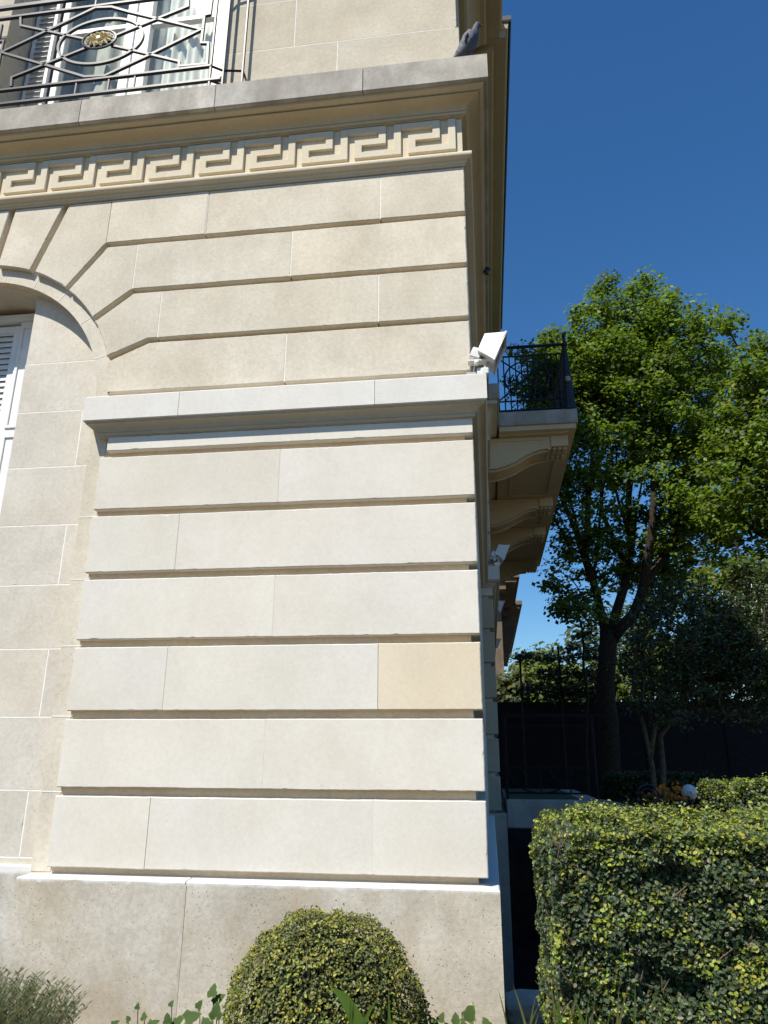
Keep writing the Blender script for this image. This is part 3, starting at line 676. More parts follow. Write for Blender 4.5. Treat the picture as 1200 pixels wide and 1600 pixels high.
# ------------------------------------------------------------------ floodlights on the string courses
def floodlight(base, label, group, yawdeg=0, sc=.88):
    t = thing('floodlight', label, 'floodlight', base, group)
    rot = Matrix.Rotation(math.radians(yawdeg), 3, 'Z')
    def put(m): m.v = [Vector(base)+rot @ (v*sc) for v in m.v]; return m
    put(MB().box(-.085, -.01, -.03, .03, 0, .028, .006)).build('cable_box', M_GREYP, t)
    put(MB().box(-.005, .085, -.04, .035, .0, .055, .008)).build('mount', M_LAMP, t)
    put(MB().lathe((-.005, -.055, .085), [(0, -.022), (.016, -.016), (.022, 0), (.016, .016), (0, .022)], 12)).build('sensor', M_LAMP, t)
    put(MB().box(-.07, .09, -.045, .03, .108, .124, .003)).build('bracket', M_LAMP, t)
    put(MB().tube([(.06, -.01, .05), (.06, -.01, .115)], .014, 8)).build('arm', M_LAMP, t)
    put(MB().tube([(-.03, -.02, .03), (-.02, -.035, .07), (.0, -.03, .11), (.01, -.01, .17), (.03, 0, .21)], .005, 6)).build('cable', M_GREYP, t)
    # head: a deep tray opening to the side and down
    tilt = Matrix.Rotation(math.radians(113), 3, 'Y')
    hd = MB()
    a, b, d = .122, .115, .150
    V = [(-a*.6, -b*.75, 0), (a*.6, -b*.75, 0), (a*.6, b*.75, 0), (-a*.6, b*.75, 0), (-a, -b, d), (a, -b, d), (a, b, d), (-a, b, d), (-a+.008, -b+.008, d), (a-.008, -b+.008, d), (a-.008, b-.008, d), (-a+.008, b-.008, d), (-a+.008, -b+.008, d-.02), (a-.008, -b+.008, d-.02), (a-.008, b-.008, d-.02), (-a+.008, b-.008, d-.02)]
    hd.add(V, [(3, 2, 1, 0), (0, 1, 5, 4), (1, 2, 6, 5), (2, 3, 7, 6), (3, 0, 4, 7), (4, 5, 9, 8), (5, 6, 10, 9), (6, 7, 11, 10), (7, 4, 8, 11), (8, 9, 13, 12), (9, 10, 14, 13), (10, 11, 15, 14), (11, 8, 12, 15)])
    hd.box(-a-.006, a+.006, -b-.006, b+.006, d-.004, d+.008, .003) if False else None
    hd.v = [tilt @ v + Vector((.035, 0, .245)) for v in hd.v]
    put(hd).build('head', M_LAMP, t)
    rim = MB().tube([(-a, -b, d), (a, -b, d), (a, b, d), (-a, b, d)], .009, 6, closed=True); rim.v = [tilt @ v + Vector((.035, 0, .245)) for v in rim.v]
    put(rim).build('rim', M_LAMP, t)
    gl = MB().add([(-a+.008, -b+.008, d-.012), (a-.008, -b+.008, d-.012), (a-.008, b-.008, d-.012), (-a+.008, b-.008, d-.012)], [(0, 1, 2, 3)]); gl.v = [tilt @ v + Vector((.035, 0, .245)) for v in gl.v]
    put(gl).build('lamp_glass', M_DGLASS, t)
    gear = MB().box(.035, .12, -.05, .05, -.05, .03, .006)
    gear.v = [tilt @ v + Vector((.035, 0, .245)) for v in gear.v]
    put(gear).build('ballast_box', M_LAMP, t)
    return t
GF = 'floodlights on the string course'
floodlight((XC+.045, YF-.045, 3.884), 'white floodlight on the string course at the sunlit corner', GF)
floodlight((.155, BY-.05, 3.884), 'white floodlight in shade on the projecting bay, below the side balcony', GF, 8)
floodlight((.165, 13.5, 3.884), 'white floodlight half way along the shaded bay wall', GF, 5)
floodlight((.165, 18.1, 3.884), 'white floodlight at the far end of the shaded bay wall', GF, 5)
t = MB().lathe((.155, 6.6, 6.245), [(0, -.06), (.022, -.05), (.034, -.025), (.034, 0), (.042, 0), (.042, .012), (0, .012)], 14).build('dome_camera', M_DGLASS)
tag(t, 'small dark dome fitting under the side cornice', 'camera')

# ------------------------------------------------------------------ side balcony over the bay
bal = thing('side_balcony', 'stone balcony on carved scroll consoles projecting from the side bay', 'balcony', (.8, 15, 6.0))
BX1, BY0, BY1 = 1.50, 10.52, 19.3
MB().box(BX+.21, BX1, BY0, BY1, 6.27, 6.497, .006).build('slab', M_SLAB, bal, color=(.48, .45, .40))
def frame_soffit(x0, x1, y0, y1, z0, z1, w, nm, col):
    m = MB(); m.box(x0, x1, y0, y0+w, z0, z1); m.box(x0, x1, y1-w, y1, z0, z1); m.box(x0, x0+w, y0+w+.001, y1-w-.001, z0, z1); m.box(x1-w, x1, y0+w+.001, y1-w-.001, z0, z1)
    return m.build(nm, M_TRIM, bal, color=col)
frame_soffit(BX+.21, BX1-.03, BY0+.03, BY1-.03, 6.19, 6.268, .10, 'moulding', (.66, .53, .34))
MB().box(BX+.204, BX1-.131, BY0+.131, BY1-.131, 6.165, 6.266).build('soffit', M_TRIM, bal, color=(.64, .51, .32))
for y0, y1 in ((11.50, 13.50), (14.42, 15.42), (16.35, 18.25)):
    frame_soffit(BX+.42, BX1-.22, y0, y1, 6.135, 6.164, .045, 'panel_moulding', (.64, .51, .32))
def console(yc, w=.56):
    prof = [(BX+.02, 5.665), (BX+.16, 5.67), (.40, 5.705), (.55, 5.765), (.70, 5.855), (.82, 5.915), (.94, 5.95), (1.05, 5.96), (1.05, 5.94), (1.10, 5.94), (1.10, 5.985)]
    top = 6.163
    V = []; Fc = []; m = len(prof)
    c = MB()
    def slab_(pr, y0, y1, t_):
        b = len(c.v); k = len(pr)
        for y in (y0, y1): c.v += [Vector((x, y, z)) for x, z in pr] + [Vector((pr[-1][0], y, t_)), Vector((pr[0][0], y, t_))]
        k += 2
        for i in range(k): j = (i+1) % k; c.f.append((b+i, b+j, b+k+j, b+k+i))
        c.f.append(tuple(b+i for i in reversed(range(k)))); c.f.append(tuple(b+k+i for i in range(k)))
    slab_(prof, yc-w/2, yc+w/2, top)
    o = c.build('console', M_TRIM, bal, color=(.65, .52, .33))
    for s_ in (-1, 1):                                  # raised fillets along the S curve, both edges of its underside
        e = MB()
        pts = [(x, z-.010) for x, z in prof[:8]]
        yy = yc+s_*(w/2-.07)
        e.tube([(x, yy, z) for x, z in pts], .034, 6, flat=.6); e.build('fillet', M_TRIM, o, color=(.66, .54, .36))
    MB().box(.30, 1.02, yc-w/2-.012, yc-w/2-.001, 6.10, 6.15).build('side_fillet', M_TRIM, o, color=(.66, .53, .34))
    blk = MB().box(1.101, 1.36, yc-w/2-.02, yc+w/2+.02, 5.985, 6.163, .008).build('scroll_block', M_TRIM, bal, color=(.65, .52, .33))
    for j, y in enumerate((yc-w/4-.01, yc+w/4+.01)):    # paired carved pads under the block, each with a crossed groove
        for dx in (0, 1, 2):
            for dy in (0, 1):
                MB().box(1.128+dx*.074, 1.128+dx*.074+.056, y-.105+dy*.112, y-.105+dy*.112+.090, 5.950, 5.984, .006).build('pad', M_TRIM, blk, color=(.65, .52, .33))
for yc in (11.03, 13.95, 15.88, 18.72): console(yc)

sr_ = thing('balcony_railing', 'black iron railing with obelisk corner post on the side balcony', 'railing', (.8, BY0, 6.5))
RXA, RXB, RY = .33, 1.37, BY0+.10; RB, RT = 6.50, 7.66
def rbar(pts, r=.014, nm='bar'): MB().tube(pts, r, 4).build(nm, M_IRON, sr_)
for z, r in ((RT, .030), (RT-.16, .016), (RB+.06, .018), (RB+.22, .014)):
    rbar([(RXA, RY, z), (RXB-.02, RY, z)], r, 'handrail' if r == .03 else 'rail'); rbar([(RXB+.03, RY+.05, z), (RXB+.03, BY1-.12, z)], r, 'handrail' if r == .03 else 'rail')
for x in np.linspace(RXA+.02, RXB-.10, 11): rbar([(x, RY, RB+.07), (x, RY, RT-.165)], .010)
cx_ = (RXA+RXB)/2-.06; cz_ = (RB+RT)/2+.02
MB().tube([(cx_+.34*math.cos(a), RY, cz_+.30*math.sin(a)) for a in np.linspace(0, 2*math.pi, 32, endpoint=False)], .014, 4, closed=True).build('oval_ring', M_IRON, sr_)
MB().tube([(cx_+.15*math.cos(a), RY, cz_+.13*math.sin(a)) for a in np.linspace(0, 2*math.pi, 20, endpoint=False)], .014, 4, closed=True).build('oval_ring', M_IRON, sr_)
for a, b in (((RXA, RB+.22), (RXB-.1, RT-.16)), ((RXA, RT-.16), (RXB-.1, RB+.22))): rbar([(a[0], RY-.005, a[1]), (b[0], RY-.005, b[1])], .012)
for y in np.arange(RY+.35, BY1-.2, .24): rbar([(RXB+.03, y, RB+.07), (RXB+.03, y, RT-.165)], .010)
ob = MB().lathe((RXB+.03, RY, RB), [(.125, 0), (.125, .05), (.105, .06), (.085, .3), (.075, .55), (.045, .95), (.030, 1.12), (.05, 1.13), (.05, 1.17), (.025, 1.19), (.022, 1.26), (.036, 1.30), (.022, 1.35), (0, 1.37)], 10).build('corner_post', M_IRON, sr_)
MB().lathe((RXB+.03, RY-.10, RB+.50), [(0, -.045), (.03, -.036), (.045, 0), (.03, .036), (0, .045)], 12).build('ball_boss', M_GREYP, sr_)

# ------------------------------------------------------------------ far wing beyond the bay
fwg = thing('far_wing', 'low brown stone wing with projecting eaves beyond the side balcony', 'building', (0, 46, 0))
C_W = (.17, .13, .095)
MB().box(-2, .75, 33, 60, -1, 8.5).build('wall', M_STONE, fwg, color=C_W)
for a, b, x in ((31.9, 38.1, 1.56), (38.1, 60, 1.92), (60, 64, 1.66)):
    m = MB(); m.box(-2, x, a, b, 8.82, 9.02); m.box(-2, x-.14, a+.1, b-.1, 8.64, 8.819); m.box(-2, x-.6, a+.2, b-.2, 8.35, 8.639)
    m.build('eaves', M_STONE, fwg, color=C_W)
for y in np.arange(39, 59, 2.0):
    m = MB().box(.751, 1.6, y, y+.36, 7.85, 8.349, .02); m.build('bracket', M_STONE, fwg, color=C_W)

# ------------------------------------------------------------------ terrace landing with its railing
ter = thing('terrace_landing', 'pale concrete landing in shade beside the bay plinth', 'terrace', (.8, 12, .6))
TX0, TX1, TY0, TY1 = BX+.066, 1.34, 9.95, 13.2
MB().box(TX0, TX1, TY0, TY1, .66, .985, .012).build('slab', M_CONC, ter, color=(.46, .42, .37))
MB().box(TX0+.02, TX1-.25, TY0+.25, TY1-.1, .986, .992).build('mat', plain('green_doormat', (.035, .06, .025), .95, var=.3), ter)
stp = MB()
for i in range(5): stp.box(TX1+.001+i*.30, TX1+.30+i*.30, TY0+.6, TY1, -.01, .82-i*.165)
stp.build('steps', M_CONC, ter, color=(.42, .38, .34))
V = [(TX1+.002, TY0, .985), (TX1+.35, TY0, .93), (TX1+.75, TY0, .70), (TX1+1.3, TY0, .40), (TX1+1.3, TY0, 0), (TX1+.002, TY0, 0)]
V = V + [(x, y+.45, z) for x, y, z in V]
mk('cheek_wall', V, [(5, 4, 3, 2, 1, 0), (6, 7, 8, 9, 10, 11)] + [(i, (i+1) % 6, (i+1) % 6+6, i+6) for i in range(6)], M_CONC, ter, color=(.44, .40, .36))
tr = thing('terrace_railing', 'black iron railing with curved bars on the shaded landing', 'railing', (.75, TY0+.08, .985))
TYR = TY0+.08
def tb(pts, r=.012, nm='bar'): MB().tube(pts, r, 5).build(nm, M_BLACK, tr)
tz0, tz1 = 1.0, 1.985
for x in (.20, TX1-.05): tb([(x, TYR, .986), (x, TYR, tz1)], .020, 'post')
tb([(.20, TYR, tz1), (TX1+.16, TYR, tz1)], .018, 'handrail'); tb([(.20, TYR, tz1-.12), (TX1-.05, TYR, tz1-.12)]); tb([(.20, TYR, 1.06), (TX1-.05, TYR, 1.06)]); tb([(.20, TYR, 1.36), (TX1-.05, TYR, 1.36)])
for xc_, r in ((.62, .40), (.62, .22), (.98, .25)):
    tb([(xc_+r*math.cos(a), TYR-.006, 1.36+.75*r*math.sin(a)) for a in np.linspace(math.pi, 2*math.pi, 16)], .010)
for x in (.62, .98): tb([(x, TYR+.006, 1.07), (x, TYR+.006, 1.35)], .009)

# ------------------------------------------------------------------ black fence at the end of the garden
YFN = 21.0; FT = P(1000, 1096, YFN).z
fence = thing('garden_fence', 'tall black sheet metal fence topped with spikes across the garden', 'fence', (6, YFN, 0))
x = .05; k = 0
while x < 15:
    MB().box(x+.035, x+1.965, YFN, YFN+.03, .05, FT, .004).build('panel', M_BLACK, fence)
    MB().box(x-.032, x+.032, YFN-.04, YFN+.05, 0, FT+.05, .006).build('post', M_BLACK, fence)
    MB().box(x+.036, x+1.964, YFN-.03, YFN-.001, FT-.52, FT-.47).build('rail', M_BLACK, fence)
    x += 2.0
sp_ = MB().tube([(0, 0, 0), (0, 0, .20), (0, 0, .30)], [.014, .016, .002], 5)
spm = bpy.data.meshes.new('spike'); spm.from_pydata(sp_.v, [], sp_.f); spm.materials.append(M_BLACK)
for xx in np.arange(.25, 14.5, .22): link(bpy.data.objects.new('spike', spm), fence, (xx, YFN+.015, FT))

# ------------------------------------------------------------------ leaves
def leaf_mesh(name, pos, nor, size, tint, mat, parent=None, aspect=.55, fold=.18, curl=.12, kind='stuff', rng=RNG, six=True):
    """pos, nor: (n,3); size (n,); tint (n,3). each leaf: an oval of two folded halves"""
    n = len(pos); nor = nor/np.maximum(1e-6, np.linalg.norm(nor, axis=1, keepdims=True))
    ref = rng.normal(size=(n, 3)); d = np.cross(nor, ref); d /= np.maximum(1e-6, np.linalg.norm(d, axis=1, keepdims=True)); s = np.cross(nor, d)
    L = size[:, None]
    if six:
        prof = [(-.5, 0, 0), (-.2, -1, .6), (.22, -.85, .6), (.5, 0, -.4), (.22, .85, .6), (-.2, 1, .6)]
        quads = np.array([[0, 1, 2, 3], [0, 3, 4, 5]])
    else:
        prof = [(-.5, 0, 0), (0, -1, .6), (.5, 0, -.4), (0, 1, .6)]; quads = np.array([[0, 1, 2], [0, 2, 3]])
    m = len(prof); V = np.empty((n, m, 3))
    for i, (a, b, c) in enumerate(prof):
        V[:, i] = pos + d*L*a + s*L*(b*aspect*.5) + nor*L*(c*fold if c > 0 else c*curl)
    q = quads[None] + (np.arange(n)*m)[:, None, None]
    lp = q.shape[2]; idx = q.reshape(-1)
    c0 = (V.reshape(-1, 3).min(0)+V.reshape(-1, 3).max(0))/2
    me = bpy.data.meshes.new(name); me.vertices.add(n*m); me.vertices.foreach_set('co', (V.reshape(-1, 3)-c0).astype(np.float32).ravel())
    nf = len(idx)//lp; me.loops.add(len(idx)); me.loops.foreach_set('vertex_index', idx.astype(np.int32))
    me.polygons.add(nf); me.polygons.foreach_set('loop_start', np.arange(0, len(idx), lp, dtype=np.int32)); me.polygons.foreach_set('loop_total', np.full(nf, lp, dtype=np.int32))
    me.update(calc_edges=True)
    at = me.attributes.new('leaf_tint', 'FLOAT_COLOR', 'POINT')
    cc = np.ones((n, m, 4), np.float32); cc[:, :, :3] = tint[:, None, :]; at.data.foreach_set('color', cc.ravel())
    me.materials.append(mat)
    o = bpy.data.objects.new(name, me); link(o, parent, Vector([float(v) for v in c0]))
    return tag(o, kind=kind)
def tints(n, cols, w, jit=.18, rng=RNG):
    c = np.array(cols)[rng.choice(len(cols), n, p=np.array(w)/sum(w))]
    return np.clip(c*(1+rng.normal(0, jit, (n, 1)))*(1+rng.normal(0, .06, (n, 3))), .004, 1)
def unit(n, rng=RNG):
    v = rng.normal(size=(n, 3)); return v/np.linalg.norm(v, axis=1, keepdims=True)
def nfield(p, s, o=0): return np.array([noise.noise((float(a)*s+o, float(b)*s, float(c)*s)) for a, b, c in p])

def hedge(name, label, x0, x1, y0, y1, z1, leaf, dens, tipcols, deepcols, group=None, holes=True, kinds=('front', 'left', 'top')):
    t = thing(name, label, 'hedge', ((x0+x1)/2, (y0+y1)/2, 0), group)
    ins = .20
    # dense inside of stems and old leaves
    m = MB(); nx = 14
    V = []; Fc = []
    m.box(x0+ins, x1-ins, y0+ins, y1-ins*.6, .0, z1-ins, .05); m.build('inner_growth', M_CORE, t)
    P_, N_ = [], []
    faces = {'front': ((x1-x0)*z1, lambda u, v: (x0+(x1-x0)*u, y0+0*u, z1*v), (0, -1, 0)), 'left': ((y1-y0)*z1, lambda u, v: (x0+0*u, y0+(y1-y0)*u, z1*v), (-1, 0, 0)),
             'right': ((y1-y0)*z1, lambda u, v: (x1+0*u, y0+(y1-y0)*u, z1*v), (1, 0, 0)), 'back': ((x1-x0)*z1, lambda u, v: (x0+(x1-x0)*u, y1+0*u, z1*v), (0, 1, 0)), 'top': ((x1-x0)*(y1-y0), lambda u, v: (x0+(x1-x0)*u, y0+(y1-y0)*v, z1+0*u), (0, 0, 1))}
    for k in kinds:
        A, fn, nn = faces[k]; n = int(A*dens); u, v = RNG.random(n), RNG.random(n)
        p = np.stack([np.asarray(c, float)*np.ones(n) for c in fn(u, v)], 1); P_.append(p); N_.append(np.tile(np.array(nn, float), (n, 1)))
    p = np.concatenate(P_); nn = np.concatenate(N_); n = len(p)
    bulge = nfield(p, 3.0)*.05 + nfield(p, 9.0, 7)*.035
    depth = np.abs(RNG.normal(0, .045, n))
    hole = nfield(p, 7.5, 31)
    depth = depth + np.clip(-hole-.14, 0, .5)*(.20 if holes else .1); keep = np.ones(n, bool)
    # round the top edges a little
    cz = np.clip((p[:, 2]-(z1-.08))/.08, 0, 1)
    p2 = p + nn*(bulge-depth)[:, None] - np.array([0, 0, 1])*0
    p2[:, 1] += np.where(nn[:, 1] < -.5, cz*.04, 0); p2[:, 0] += np.where(nn[:, 0] < -.5, cz*.05, 0)
    p2[:, 2] += np.where(nn[:, 2] > .5, -np.clip((x0+.25-p[:, 0])/.25, 0, 1)**2*.10, 0)
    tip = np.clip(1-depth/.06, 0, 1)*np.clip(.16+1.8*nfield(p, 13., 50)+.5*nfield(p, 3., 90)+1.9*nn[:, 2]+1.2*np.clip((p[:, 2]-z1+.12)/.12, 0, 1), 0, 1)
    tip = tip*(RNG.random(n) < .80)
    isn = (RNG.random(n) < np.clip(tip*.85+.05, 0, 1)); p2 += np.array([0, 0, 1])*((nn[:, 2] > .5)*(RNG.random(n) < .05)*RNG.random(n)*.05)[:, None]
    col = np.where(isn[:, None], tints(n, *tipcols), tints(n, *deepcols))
    nor = nn*.45 + np.array([-.15, -.2, .55]) + RNG.normal(0, .55, (n, 3))
    sz = leaf*(.7+.6*RNG.random(n))
    leaf_mesh('foliage', p2[keep], nor[keep], sz[keep], col[keep], M_BOX, t, aspect=.68)
    return t
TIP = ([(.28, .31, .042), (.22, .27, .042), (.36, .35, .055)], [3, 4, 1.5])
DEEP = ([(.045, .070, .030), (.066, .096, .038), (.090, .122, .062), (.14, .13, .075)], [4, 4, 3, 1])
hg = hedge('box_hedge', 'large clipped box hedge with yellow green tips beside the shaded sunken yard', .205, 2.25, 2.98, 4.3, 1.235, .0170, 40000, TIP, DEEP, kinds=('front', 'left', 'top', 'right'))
# bare twigs poking out of the hedge
for k in range(90):
    x = random.uniform(.22, 1.25); z = random.uniform(.35, 1.2); b = Vector((x, 2.985+.07, z)) if k > 9 else Vector((.25, random.uniform(2.95, 3.4), z))
    a = random.uniform(.3, 2.8); L = random.uniform(.05, .14); d = Vector((math.cos(a), -.35, abs(math.sin(a))))*L
    if k <= 9: d = Vector((-.5, -.2, random.uniform(.2, 1)))*L
    tw = MB().tube([b, b+d*.5+Vector((0, -.02, 0)), b+d+Vector((random.uniform(-.02, .02), -.03, .02))], [.0035, .0025, .001], 5)
    if k % 2: tw.tube([b+d*.5+Vector((0, -.02, 0)), b+d*.7+Vector((.03, -.03, .03))], [.002, .001], 4)
    tw.build('twig', M_TWIG, hg)
hedge('box_hedge', 'small sunlit box hedge beyond the large hedge, next to the white globe lamp', 1.95, 4.6, 6.7, 7.9, 1.30, .026, 9500, ([(.235, .27, .028), (.19, .24, .030), (.27, .285, .035)], [3, 4, 1]), DEEP, kinds=('front', 'left', 'top'))
hedge('box_hedge', 'low dark hedge in shade at the foot of the big tree', 2.05, 3.6, 13.5, 15.2, 1.22, .05, 1800, ([(.06, .09, .03)], [1]), ([(.03, .05, .02), (.04, .06, .025)], [1, 1]), holes=False, kinds=('front', 'left', 'top', 'right'))

# clipped box ball against the plinth
bc_ = Vector((-.79, 3.85, .30)); RB_ = Vector((.455, .44, .49))
ball = thing('box_ball', 'rounded clipped box shrub against the weathered plinth', 'shrub', (bc_.x, bc_.y, 0))
cm = MB().lathe((bc_.x, bc_.y, 0), [(.28, 0), (.34, .15), (.36, .35), (.31, .55), (.20, .68), (.08, .73), (0, .735)], 20); cm.build('inner_growth', M_CORE, ball)
n = 40000; u = unit(n); u = u[u[:, 2] > -.62]; n = len(u)
bl = nfield(u, 2.2)*.045 + nfield(u, 7, 9)*.032 + nfield(u, 16, 3)*.02; dp = np.abs(RNG.normal(0, .024, n)); stray = (RNG.random(n) < .02)*RNG.random(n)*.055
p = np.array(bc_) + u*np.array(RB_)*(1+bl[:, None]*1.6)*(1+.10*(np.abs(u[:, 2:3])*np.sqrt(1-u[:, 2:3]**2))) - u*(dp-stray)[:, None]
flat = np.clip((p[:, 1]-4.34)*1.0, 0, 1); p[:, 1] -= flat
tip = np.clip(1-dp/.04, 0, 1)*np.clip(.45+1.2*nfield(u, 5, 4)+.35*u[:, 2], 0, 1)
isn = RNG.random(n) < tip*.75
col = np.where(isn[:, None], tints(n, [(.28, .28, .042), (.36, .33, .05), (.22, .245, .042)], [4, 2, 3]), tints(n, [(.095, .12, .036), (.13, .15, .045), (.18, .17, .065)], [4, 4, 2.5]))
leaf_mesh('foliage', p, u*.6+np.array([-.1, -.2, .4])+RNG.normal(0, .5, (n, 3)), .0145*(.6+.8*RNG.random(n)), col, M_BOX, ball, aspect=.62)

# ------------------------------------------------------------------ trees
def clumps(blobs, spacing, rng):
    """points filling a union of ellipsoids given as (px, py, rx px, ry px, Y, depth m, keep)"""
    out = []
    for px, py, rx, ry, Y, dY, keep in blobs:
        c = P(px, py, Y); ex = (P(px+rx, py, Y)-c).length; ez = (P(px, py-ry, Y)-c).length
        vol = 4/3*math.pi*ex*ez*dY; k = int(vol/spacing**3*keep)
        for _ in range(k):
            v = rng.normal(size=3); v /= np.linalg.norm(v); v *= rng.random()**.42
            out.append(c + Vector((v[0]*ex, v[1]*dY, v[2]*ez)))
    return out
def tree(name, label, cat, limbs, blobs, spacing, leaf, per, crad, cols, jit, mat, group=None, seed=1, droop=.25, twig=.010, leafaspect=.75, barkmat=None, rmax=.07):
    rng = np.random.default_rng(seed); barkmat = barkmat or M_BARK
    base = limbs[0][0][0]
    t = thing(name, label, cat, (base.x, base.y, 0), group)
    nodes_, par, rad = [], [], []
    tm = MB()
    for pts, r0, r1 in limbs:
        fine = []
        for a, b in zip(pts, pts[1:]):
            k = max(1, int((b-a).length/.35))
            for i in range(k): fine.append(a.lerp(b, i/k))
        fine.append(pts[-1])
        fine = [q + Vector((noise.noise(q*.9)*.10, noise.noise(q*.9+Vector((9, 0, 0)))*.10, 0)) if 0 < i else q for i, q in enumerate(fine)]
        rs = [r0+(r1-r0)*(i/(len(fine)-1))**.8 for i in range(len(fine))]
        rs = [r*(1+.12*noise.noise(q*2.2)) for r, q in zip(rs, fine)]
        tm.tube(fine, rs, 9)
        for q in fine[max(1, len(fine)//4):]: nodes_.append(q)
    tm.build('trunk', barkmat, t, shade=True)
    C = clumps(blobs, spacing, rng)
    nl = len(nodes_); root = np.array([[*q] for q in nodes_])
    C.sort(key=lambda q: float(np.min(np.linalg.norm(root-np.array(q), axis=1))))
    arr = [np.array(q) for q in nodes_]; segs = []; load = {}
    A = np.array(arr)
    for q in C:
        qq = np.array(q)
        d = np.linalg.norm(A-qq, axis=1) + np.clip(A[:, 2]-qq[2]+.1, 0, 9)*1.2
        i = int(np.argmin(d)); a = A[i]; 
        mid = (a+qq)/2 + np.array([0, 0, -.08])*np.linalg.norm(qq-a) + rng.normal(0, .05, 3)*np.linalg.norm(qq-a)
        A = np.vstack([A, mid, qq]); segs.append((i, len(A)-2, len(A)-1))
    w = np.ones(len(A))*.0
    for i, m_, e in reversed(segs): w[e] += 1; w[m_] += w[e]; w[i] += w[e]
    br = MB()
    for i, m_, e in segs:
        r = lambda q: min(rmax, twig*(w[q]**.45))
        br.tube([A[i], A[m_], A[e]], [r(m_), r(m_), max(.004, r(e)*.8)], 4, cap=False)
    br.build('branches', barkmat, t)
    ctr = np.array([[*q] for q in C]); k = len(ctr)
    n = k*per; idx = np.repeat(np.arange(k), per)
    off = rng.normal(size=(n, 3)); off /= np.linalg.norm(off, axis=1, keepdims=True); off *= (rng.random((n, 1))**.5)*crad*np.array([1, 1, .62])
    csz = (.65+.7*rng.random(k))[idx]
    p = ctr[idx]+off*csz[:, None]
    nor = off/crad*.5 + np.array([-.12, -.20, .75]) + rng.normal(0, .42, (n, 3))
    sz = leaf*(.65+.6*rng.random(n))
    shade_ = (1+rng.normal(0, .14, k))[idx]
    col = tints(n, cols[0], cols[1], jit, rng)*shade_[:, None]
    leaf_mesh('crown', p, nor, sz, np.clip(col, .005, .9), mat, t, aspect=leafaspect, rng=rng, six=False, fold=.12, curl=droop)
    return t
Y1 = 17.0
q = lambda x, y, d=0: P(x, y, Y1+d)
limbs = [([Vector((q(947, 1240).x, Y1, 0)), q(947, 1150), q(950, 1040), q(952, 985)], .245, .19),
         ([q(951, 1000), q(930, 925, -.1), q(914, 868, -.3), q(893, 815, -.6), q(868, 748, -.8), q(848, 690, -1)], .125, .025),
         ([q(914, 872, -.3), q(921, 790, -.2), q(925, 700, -.3), q(920, 610, 0)], .09, .02),
         ([q(953, 995), q(975, 915, .2), q(985, 820, .3), q(985, 700, 0), q(990, 560, 0), q(986, 460, 0)], .12, .015),
         ([q(955, 1000), q(990, 960, -.4), q(1008, 905, -.7), q(1015, 810, -.9), q(1030, 700, -.9), q(1050, 590, -.8)], .14, .02),
         ([q(1004, 920, -.6), q(1045, 860, -.2), q(1085, 770, .2), q(1110, 660, .4), q(1125, 570, .4)], .10, .02),
         ([q(978, 900, .2), q(945, 800, 1.0), q(935, 680, 1.2), q(940, 560, 1.0)], .07, .02)]
for a_, b_, c_, d_ in (((930, 930), (900, 850), (880, 760), .8), ((925, 900), (942, 800), (960, 660), -.6), ((982, 880), (1000, 780), (1008, 650), .8), ((985, 850), (965, 760), (955, 640), -.7),
                       ((1012, 850), (1045, 760), (1075, 640), -.9), ((1010, 900), (1050, 830), (1100, 720), .9), ((1030, 875), (1060, 820), (1078, 700), -.4), ((905, 845), (885, 770), (880, 650), .4)):
    limbs.append(([q(*a_), q(*b_, d_*.5), q(*c_, d_)], .042, .012))
blobs = [(985, 520, 75, 65, 17, 1.5, .8), (928, 462, 9, 30, 17, .25, 3), (953, 462, 16, 32, 16.8, .4, 2), (1003, 455, 20, 28, 17, .4, 2), (1040, 470, 15, 28, 16.9, .35, 2), (897, 492, 14, 24, 16.8, .35, 2), (1062, 500, 12, 20, 17, .3, 2), (1130, 505, 16, 24, 17, .4, 2), (1098, 530, 20, 24, 17, .4, 1.5), (860, 535, 16, 24, 16.6, .4, 2), (915, 575, 60, 65, 16.6, 1.4, .9), (1070, 565, 85, 70, 17, 1.6, .85), (835, 590, 42, 55, 16.8, 1.1, .75), (860, 560, 30, 40, 16.8, .8, .8), (965, 615, 110, 75, 16.8, 2.0, .7), (870, 640, 45, 75, 16.5, 1.2, .8),
         (1060, 680, 90, 80, 16.8, 1.8, .62), (930, 720, 90, 70, 16.7, 1.8, .34), (885, 770, 55, 80, 16.4, 1.2, .45), (1010, 790, 110, 70, 16.8, 1.8, .26), (1085, 800, 70, 80, 16.6, 1.4, .75),
         (895, 850, 40, 50, 16.4, .9, .40), (905, 950, 50, 40, 16.6, .9, .55), (1000, 880, 80, 50, 17.4, 1.2, .6), (945, 860, 70, 60, 17.6, 1.2, .32), (1045, 900, 60, 50, 17.4, 1.0, .5), (870, 890, 28, 40, 16.6, .6, .45)]
GREEN = ([(.135, .205, .032), (.165, .235, .038), (.10, .16, .028), (.20, .25, .05)], [4, 3, 3, 1])
tree('garden_tree', 'tall broad tree with forked dark trunk and bright green crown beside the house', 'tree', limbs, blobs, .40, .112, 66, .37, GREEN, .2, M_LEAF, seed=3)
Y2 = 14.5
q2 = lambda x, y, d=0: P(x, y, Y2+d)
limbs2 = [([Vector((q2(1260, 1200).x, Y2, 0)), q2(1262, 1050), q2(1255, 930)], .20, .15), ([q2(1255, 940), q2(1215, 840), q2(1190, 720), q2(1180, 600)], .11, .02),
          ([q2(1255, 930), q2(1290, 820), q2(1300, 650)], .11, .02), ([q2(1250, 980), q2(1190, 930, -.3), q2(1130, 905, -.6), q2(1085, 915, -.8)], .06, .012)]
